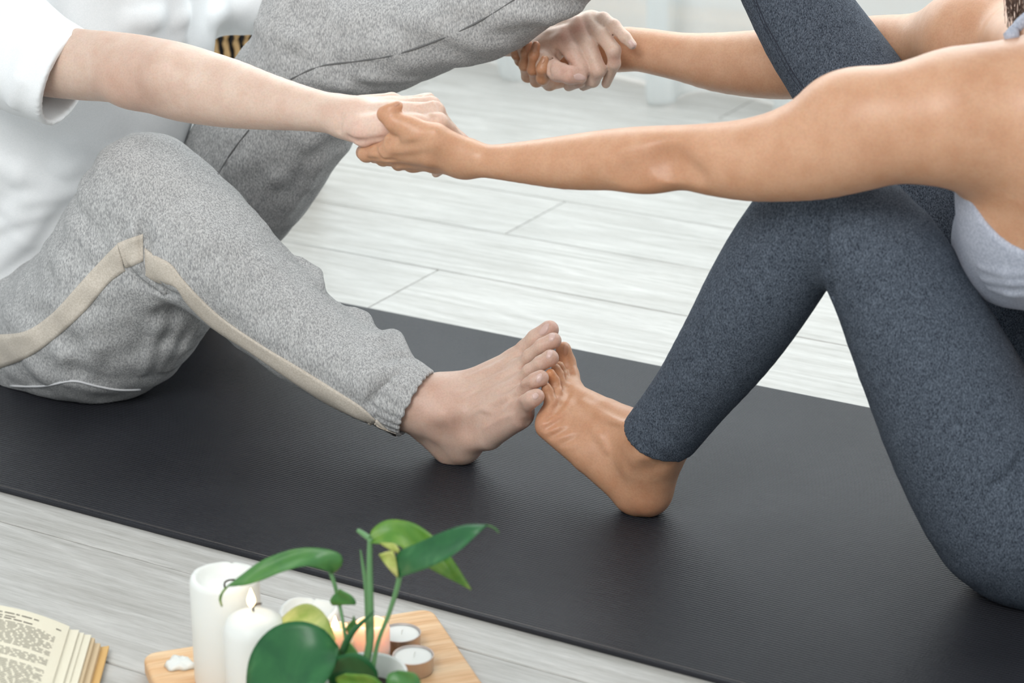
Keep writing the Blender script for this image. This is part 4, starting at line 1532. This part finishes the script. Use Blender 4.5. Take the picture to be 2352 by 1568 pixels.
def candle(loc, r, h, label, wax, hollow=0, ragged=0.0, dome=0.0, lit=False, wick=True, lean=(.003, 0), seed=1, wick_h=.010):
    t = empty('candle', (loc[0], loc[1], TB), label, 'candle')
    c = (loc[0], loc[1], TB)
    rng = random.Random(seed)
    ph = [rng.uniform(0, 6.28) for _ in range(6)]
    def wob(a, j):
        if ragged and j in rim:
            s = sum(math.sin(a * n_ + p_) / n_ for n_, p_ in zip((2, 3, 5, 8, 13), ph))
            notch = -0.9 * math.exp(-((((a - 1.9) % 6.283) / .12) ** 2)) - 0.5 * math.exp(-((((a - 3.4) % 6.283) / .2) ** 2))
            return 0, ragged * (s * .5 + notch)
        return 0, 0
    if hollow:
        wl = .13 if hollow < .02 else .12
        prof = [(r * .9, 0), (r - .001, .001), (r, .004), (r, h * .5), (r, h - .006), (r - .0015, h - .0015), (r - .005, h), (r * .80, h - .002), (r * .72, h - hollow * .5), (r * .64, h - hollow), (r * .3, h - hollow - .002), (.0015, h - hollow - .003)]
        rim = (5, 6, 7)
        zt = h - hollow - .002
    else:
        prof = [(r * .9, 0), (r - .001, .001), (r, .004), (r, h * .5), (r, h - .007), (r - .001, h - .004), (r * .88, h + dome * .28), (r * .55, h + dome * .7), (r * .22, h + dome * .95), (.0015, h + dome)]
        rim = ()
        zt = h + dome - .001
    lathe('wax_body', prof, wax, c, 64, t, wob)
    if wick:
        b = V3(c[0], c[1], c[2] + zt)
        pts = [b, b + V3(0, 0, wick_h * .6), b + V3(lean[0], lean[1], wick_h), b + V3(lean[0] * 2.4, lean[1] * 2.4, wick_h * 1.15)]
        tube_obj('wick', pts, [.0009] * 4, MATS['wick'], t, 6, 4)
        if lit:
            fb_ = b + V3(-.002, 0, wick_h * .55)
            prof = [(.0003, 0), (.0024, .002), (.0036, .005), (.0036, .008), (.0024, .012), (.0011, .0155), (.0002, .018)]
            o = lathe('flame', prof, MATS['candle_flame'], tuple(fb_), 20, t)
            lt = bpy.data.lights.new('flame_light', 'POINT')
            lt.energy, lt.color, lt.shadow_soft_size = .014, (1, .62, .3), .004
            lo = bpy.data.objects.new('flame_light', lt)
            COL.objects.link(lo)
            lo.location = fb_ + V3(0, 0, .022)
            lo.parent = t
            lo.matrix_parent_inverse = Matrix.Translation(-Vector(t.location))
    return t


candle(P(515, 1319, Z=.122), .0308, .106, 'tall white pillar candle with a burnt hollow top and curled wick', MATS['white_wax'], .011, .0022, seed=3, lean=(.004, .001), wick_h=.008)
candle(P(583, 1420, Z=.107), .0268, .087, 'white domed pillar candle with a burning flame in front of the tallest candle', MATS['white_wax'], 0, 0, .011, True, lean=(.003, .001), wick_h=.008)
candle(P(708, 1398, Z=.050), .0290, .034, 'wide low white candle with a ragged rim behind the leaves', MATS['white_wax'], .010, .0035, seed=8, wick=False)
candle(P(853, 1428, Z=.062), .0165, .046, 'small glowing lit candle behind the thick plant stem', MATS['glow_wax'], .016, .0012, 0, True, seed=5, wick_h=.006)
candle(P(774, 1437, Z=.055), .0118, .040, 'thin glowing lit candle half hidden behind the small leaf', MATS['glow_wax'], .010, .001, 0, True, seed=6, wick_h=.005)


def tealight(loc, label):
    t = empty('tealight', (loc[0], loc[1], TB), label, 'candle', 'tealights on the board')
    c = (loc[0], loc[1], TB)
    r, h = .0185, .0165
    lathe('tin_cup', [(r * .8, 0), (r - .0012, .0004), (r - .0004, .0016), (r, h - .0008), (r + .0004, h), (r - .0006, h + .0002), (r - .001, h - .003), (r * .5, h - .004), (.001, h - .004)], MATS['tealight_tin'], c, 64, t)
    lathe('wax', [(r * .5, h - .005), (r - .0012, h - .005), (r - .0011, h - .0012), (r * .8, h - .0018), (.001, h - .0016)], MATS['white_wax'], c, 64, t)
    b = V3(c[0] + .001, c[1], c[2] + h - .0018)
    tube_obj('wick', [b, b + V3(.0005, 0, .003), b + V3(.0015, 0, .0055)], [.0005] * 3, MATS['white_wax'], t, 6, 3)


tealight(P(920, 1452, Z=.0325), 'white tealight in a tin cup beside the glowing small candle')
tealight(P(949, 1503, Z=.0325), 'white tealight in a tin cup in front of the other tealight, near the pot')

# flake of wax on the board
pf = P(413, 1523, Z=TB + .002)
bm = bmesh.new()
NR = 30
vc0 = bm.verts.new((pf[0], pf[1], TB + .006))
rings_ = []
for kr, rr_ in enumerate((.45, .8, 1.0)):
    rg = []
    for i in range(NR):
        a = 2 * math.pi * i / NR
        rad = .0122 * rr_ * (1 + .16 * math.sin(3 * a + 1) + .10 * math.sin(7 * a))
        z = TB + .0008 + (.0055 if kr == 0 else .0035 if kr == 1 else .0) + (.0016 * math.sin(5 * a + kr) if kr < 2 else .0)
        rg.append(bm.verts.new((pf[0] + rad * 1.15 * math.cos(a), pf[1] + rad * math.sin(a), z)))
    rings_.append(rg)
for i in range(NR):
    k = (i + 1) % NR
    bm.faces.new((vc0, rings_[0][i], rings_[0][k]))
    for a_, b_ in zip(rings_, rings_[1:]):
        bm.faces.new((a_[i], b_[i], b_[k], a_[k]))
bm.faces.new(rings_[-1][::-1])
for f_ in bm.faces:
    f_.smooth = True
me = bpy.data.meshes.new('wax_flake')
bm.to_mesh(me)
bm.free()
me.materials.append(MATS['white_wax'])
o = bpy.data.objects.new('wax_flake', me)
COL.objects.link(o)
o['label'] = 'crumpled flake of white wax lying on the bamboo board'
o['category'] = 'wax'

# ------------------------------------------------------------------ potted plant
def leaf_material(name, c1, c2, c3):
    mt = material(name, c1, 0.38)
    q = NT(mt)
    tc = q.n('ShaderNodeTexCoord')
    mp = q.n('ShaderNodeMapping')
    q.link(tc, 'Object', mp, 0)
    n1 = q.n('ShaderNodeTexNoise', Scale=26.0, Detail=4.0, Roughness=0.6, Distortion=0.6)
    q.link(mp, 0, n1, 'Vector')
    r1 = q.ramp(n1, 0, [(0.38, c1), (0.58, c2), (0.70, c3)])
    q.link(r1, 0, q.b, 'Base Color')
    q.b.inputs['Subsurface Weight'].default_value = 0.0
    tl = q.n('ShaderNodeBsdfTranslucent')
    q.link(r1, 0, tl, 0)
    ms = q.n('ShaderNodeMixShader')
    ms.inputs[0].default_value = 0.3
    on = [x for x in q.t.nodes if x.type == 'OUTPUT_MATERIAL'][0]
    q.link(q.b, 0, ms, 1)
    q.link(tl, 0, ms, 2)
    q.link(ms, 0, on, 0)


leaf_material('leaf_deep', srgb(44, 104, 62), srgb(56, 120, 70), srgb(80, 140, 86))
leaf_material('leaf_mid', srgb(82, 138, 78), srgb(100, 154, 80), srgb(150, 182, 92))
leaf_material('leaf_bright', srgb(96, 150, 56), srgb(134, 172, 72), srgb(190, 198, 104))
leaf_material('leaf_cream', srgb(176, 196, 96), srgb(222, 222, 140), srgb(236, 232, 168))
material('stem_green', srgb(98, 142, 92), 0.45)
material('stem_dark', srgb(46, 98, 58), 0.45)
material('pot_glaze', srgb(226, 228, 226), 0.35)
material('soil', srgb(60, 50, 42), 0.95)

ppc = P(838, 1545, Z=.078)
plant = empty('potted_plant', (ppc[0], ppc[1], TB), 'leafy green pothos in a small white pot on the board', 'potted plant')
lathe('pot', [(.018, 0), (.0245, .001), (.026, .004), (.033, .040), (.0358, .060), (.0362, .0625), (.0350, .0632), (.0335, .061), (.031, .042), (.028, .034), (.002, .034)], MATS['pot_glaze'], (ppc[0], ppc[1], TB), 64, plant)
lathe('soil', [(.002, .040), (.030, .040), (.0300, .0425), (.015, .045), (.001, .046)], MATS['soil'], (ppc[0], ppc[1], TB), 40, plant)
PY = float(ppc[1])


def leaf(left, right, y0, y1, mat, fold=.006, bend=0.0, rows=26, cols=9, tilt=0.0):
    """blade between two picture edges from stalk to tip; it runs from depth y0 to y1, folded at the midrib"""
    A, B_ = resample(left, rows), resample(right, rows)
    vs, fs = [], []
    for i in range(rows):
        t = i / (rows - 1)
        y = y0 + (y1 - y0) * t + bend * math.sin(math.pi * t)
        for j in range(cols):
            s = j / (cols - 1)
            c = A[i] * (1 - s) + B_[i] * s
            d = fold * (abs(s - .5) * 2) ** 1.3 * math.sin(math.pi * min(1, t * 1.15 + .06))
            vs.append(P(c[0], c[1], Y=y - d + tilt * (s - .5) * math.sin(math.pi * min(1, t * .9 + .08)) + .0012 * math.sin(9 * t + 5 * s)))
    for i in range(rows - 1):
        for j in range(cols - 1):
            k = i * cols + j
            fs.append((k, k + 1, k + cols + 1, k + cols))
    cen = np.mean(vs, 0)
    o = new_mesh_obj('leaf', [v_ - cen for v_ in vs], fs, mat, None, True)
    o.location = tuple(cen)
    adopt(o, plant)
    sm = o.modifiers.new('thick', 'SOLIDIFY')
    sm.thickness = .0007
    sm.offset = 0
    return o


def stem(rows, mat, name='stem'):
    Q = [P(x, y, Y=yy) for x, y, yy, r in rows]
    R_ = [r * mpp(p) for (x, y, yy, r), p in zip(rows, Q)]
    return tube_obj(name, Q, R_, mat, plant, 10, 6)


stem([(850, 1236, PY + .01, 6), (849, 1300, PY + .008, 7), (851, 1400, PY + .004, 8), (850, 1470, PY, 9), (838, 1540, PY - .004, 10), (836, 1590, PY - .004, 10)], MATS['stem_green'])
stem([(918, 1322, PY + .006, 7), (912, 1350, PY + .006, 6), (893, 1410, PY + .004, 5.5), (868, 1475, PY, 5), (856, 1540, PY - .004, 6), (850, 1590, PY - .004, 6)], MATS['stem_green'])
stem([(758, 1310, PY + .004, 5), (768, 1340, PY + .004, 5), (776, 1372, PY + .004, 4.5), (785, 1412, PY, 4), (792, 1455, PY - .004, 4.5), (812, 1560, PY - .006, 6)], MATS['stem_green'])
stem([(828, 1262, PY + .012, 1.5), (834, 1300, PY + .012, 4), (841, 1350, PY + .01, 5.5), (844, 1420, PY + .008, 6), (846, 1480, PY + .006, 6)], MATS['stem_green'], 'sheath')
stem([(859, 1402, PY - .008, 1.5), (842, 1420, PY - .008, 4), (815, 1445, PY - .01, 6.5), (796, 1475, PY - .012, 8), (786, 1520, PY - .012, 8), (800, 1580, PY - .01, 8)], MATS['stem_dark'])
stem([(821, 1217, PY + .012, 4.5), (832, 1224, PY + .012, 6), (848, 1236, PY + .011, 7)], MATS['stem_green'], 'bud')
# long arching leaf on the left
leaf([(762, 1316), (742, 1308), (700, 1300), (650, 1312), (600, 1332), (560, 1344), (526, 1346)], [(764, 1316), (784, 1300), (786, 1278), (765, 1264), (715, 1257), (660, 1264), (600, 1288), (555, 1320), (524, 1344)], PY + .004, PY - .045, MATS['leaf_mid'], .004, tilt=.022)
leaf([(526, 1345), (514, 1360), (508, 1375), (511, 1392)], [(524, 1343), (508, 1360), (503, 1376), (509, 1393)], PY - .045, PY - .047, MATS['leaf_bright'], .0, 0, 8, 3)
# top leaf behind, its tip hanging out below the front one
leaf([(850, 1246), (872, 1248), (915, 1252), (955, 1285), (990, 1306), (1035, 1330), (1082, 1354)], [(849, 1244), (852, 1220), (880, 1197), (915, 1193), (960, 1206), (1010, 1245), (1040, 1285), (1082, 1352)], PY + .010, PY + .03, MATS['leaf_bright'], .005, .012, tilt=.02)
leaf([(872, 1248), (895, 1262), (915, 1270)], [(874, 1246), (905, 1248), (918, 1262)], PY + .006, PY + .002, MATS['leaf_cream'], .0, 0, 8, 4)
# front leaf reaching right
leaf([(914, 1326), (940, 1318), (985, 1303), (1030, 1280), (1062, 1258), (1092, 1230), (1118, 1207)], [(912, 1324), (905, 1296), (918, 1266), (965, 1244), (1015, 1222), (1070, 1205), (1118, 1205)], PY + .006, PY + .01, MATS['leaf_deep'], .006, -.012, tilt=.02)
leaf([(1116, 1206), (1132, 1212), (1146, 1224)], [(1116, 1204), (1134, 1209), (1146, 1222)], PY + .010, PY + .011, MATS['leaf_mid'], 0, 0, 6, 3)
leaf([(913, 1326), (895, 1308), (878, 1286), (870, 1272)], [(915, 1324), (912, 1300), (908, 1280), (900, 1265), (872, 1272)], PY + .004, PY - .002, MATS['leaf_cream'], .002, 0, 14, 5)
# small leaf on the thin stem
leaf([(778, 1384), (766, 1390), (758, 1380), (764, 1368), (780, 1352)], [(780, 1384), (795, 1386), (818, 1388), (808, 1368), (780, 1352)], PY + .002, PY - .004, MATS['leaf_mid'], .002, 0, 14, 5)
# pale rim leaf, then the large dark leaf in front
leaf([(770, 1470), (720, 1470), (670, 1462), (640, 1452), (626, 1444)], [(772, 1470), (752, 1420), (728, 1394), (700, 1386), (665, 1402), (626, 1442)], PY + .010, PY - .002, MATS['leaf_cream'], .003, tilt=.036)
leaf([(778, 1488), (770, 1530), (745, 1570), (700, 1620), (640, 1660), (590, 1672)], [(778, 1486), (745, 1446), (695, 1426), (640, 1434), (598, 1466), (572, 1515), (566, 1580), (576, 1640), (590, 1672)], PY - .022, PY - .075, MATS['leaf_deep'], .008, -.01, tilt=.03)
leaf([(640, 1520), (600, 1536), (570, 1538), (538, 1536)], [(640, 1490), (600, 1488), (572, 1512), (538, 1535)], PY - .006, PY - .01, MATS['leaf_bright'], .003, 0, 14, 6)
# leaves low over the pot
leaf([(792, 1465), (775, 1500), (760, 1540), (750, 1600)], [(794, 1465), (822, 1500), (832, 1545), (820, 1600)], PY - .008, PY - .02, MATS['leaf_mid'], .006)
leaf([(800, 1455), (795, 1440), (808, 1425), (812, 1414)], [(802, 1458), (815, 1450), (818, 1432), (813, 1414)], PY - .002, PY - .004, MATS['leaf_mid'], .001, 0, 10, 5)
leaf([(860, 1590), (800, 1600), (760, 1570), (738, 1520)], [(862, 1585), (866, 1540), (820, 1500), (738, 1518)], PY - .028, PY - .04, MATS['leaf_deep'], .006)
leaf([(900, 1600), (888, 1570), (892, 1548), (915, 1540)], [(955, 1600), (966, 1570), (952, 1546), (917, 1540)], PY - .040, PY - .036, MATS['leaf_mid'], .004, 0, 16, 7)
leaf([(860, 1600), (800, 1590), (770, 1560), (790, 1548)], [(862, 1600), (880, 1575), (850, 1552), (792, 1546)], PY - .042, PY - .05, MATS['leaf_bright'], .004)

# ------------------------------------------------------------------ open book
material('paper', srgb(226, 219, 198), 0.85)
material('paper_edge', srgb(206, 184, 150), 0.9)
material('book_cloth', srgb(214, 174, 112), 0.8)
material('ink', srgb(126, 122, 112), 0.9)
material('ink_bold', srgb(88, 82, 74), 0.9)
K0 = P(160, 1438, Z=.030)
E1, E2 = V3(.85, .527, 0), V3(.527, -.85, 0)
book = empty('open_book', (K0[0] - .06, K0[1] - .1, 0), 'thick old book lying open on the floor, pages fanned towards the bamboo board', 'book')
BL = .21


def zpage(s):
    return .030 + .027 * (1 - (1 + s / .10) ** 2) if s > -.1 else .057 - .9 * (s + .1) ** 2 * 6


def sheaf(name, s0, s1, dz0, dz1, thick, mat, l0=0.0):
    """bundle of leaves: arched top from the spine to the fore edge"""
    vs, fs = [], []
    n = 22
    for i in range(n):
        s = s0 + (s1 - s0) * i / (n - 1)
        fr_ = i / (n - 1)
        zt = zpage(min(s, 0) if s < 0 else 0) - (dz0 + (dz1 - dz0) * fr_ ** 3)
        b = K0 + E1 * s
        for e, z in ((l0, zt), (BL, zt), (BL, max(zt - thick, .0045)), (l0, max(zt - thick, .0045))):
            vs.append((b[0] + E2[0] * e, b[1] + E2[1] * e, z))
    for i in range(n - 1):
        for k in range(4):
            fs.append((i * 4 + k, i * 4 + (k + 1) % 4, (i + 1) * 4 + (k + 1) % 4, (i + 1) * 4 + k))
    fs += [(0, 1, 2, 3)[::-1], tuple((n - 1) * 4 + k for k in range(4))]
    o = new_mesh_obj(name, vs, fs, mat)
    bm = bmesh.new()
    bm.from_mesh(o.data)
    bmesh.ops.recalc_face_normals(bm, faces=bm.faces)
    bm.to_mesh(o.data)
    bm.free()
    return adopt(o, book)


sheaf('page', -.14, 0.0, 0, 0, .0008, MATS['paper'])
sheaf('page', -.14, .0085, .001, .0035, .0009, MATS['paper'], .0005)
sheaf('page', -.14, .0130, .002, .0065, .0009, MATS['paper'], .001)
sheaf('page', -.14, .0195, .003, .0090, .0010, MATS['paper'], .0006)
sheaf('page_block', -.14, .0225, .004, .0120, .030, MATS['paper_edge'], .001)
sheaf('page_block', -.14, .0275, .012, .0175, .030, MATS['paper_edge'], .0015)
cv = sheaf('cover', -.15, .0345, .024, .0262, .0030, MATS['book_cloth'], -.003)
vsx = np.array([v_.co for v_ in cv.data.vertices])
for i, v_ in enumerate(cv.data.vertices):
    base = .0035 if i % 4 in (0, 1) else .0006
    v_.co.z = base + .004 * max(0, ((i // 4) / 21 - .86) / .14)

# print on the page: lines of words too small to read
def words_obj(name, lines, mat):
    vs, fs = [], []
    for e, s0, s1, hgt, seed in lines:
        rg = random.Random(seed)
        s = s0
        while s < s1:
            wl = rg.uniform(.003, .0095)
            e_ = min(s + wl, s1)
            nseg = max(1, int((e_ - s) / .004))
            for k in range(nseg):
                a, b = s + (e_ - s) * k / nseg, s + (e_ - s) * (k + 1) / nseg
                i0 = len(vs)
                for ss, ee in ((a, e), (b, e), (b, e + hgt), (a, e + hgt)):
                    p = K0 + E1 * ss + E2 * ee
                    vs.append((p[0], p[1], zpage(ss) + .00025))
                fs.append((i0, i0 + 3, i0 + 2, i0 + 1))
            s = e_ + rg.uniform(.0014, .0022)
    o = new_mesh_obj(name, vs, fs, mat)
    o['kind'] = 'stuff'
    return adopt(o, book)


words_obj('headline_print', [(.0105, -.128, -.024, .0018, 1), (.0165, -.125, -.045, .0016, 2), (.0205, -.128, -.028, .0018, 3), (.0135, -.010, -.0055, .0018, 4)], MATS['ink_bold'])
tl_ = []
for i in range(60):
    e = .0265 + i * .0029
    if i in (14, 15, 21, 22):
        continue
    tl_.append((e, -.130, -.0085 if i % 5 else -.018, .0011, 20 + i))
words_obj('text_print', tl_, MATS['ink'])
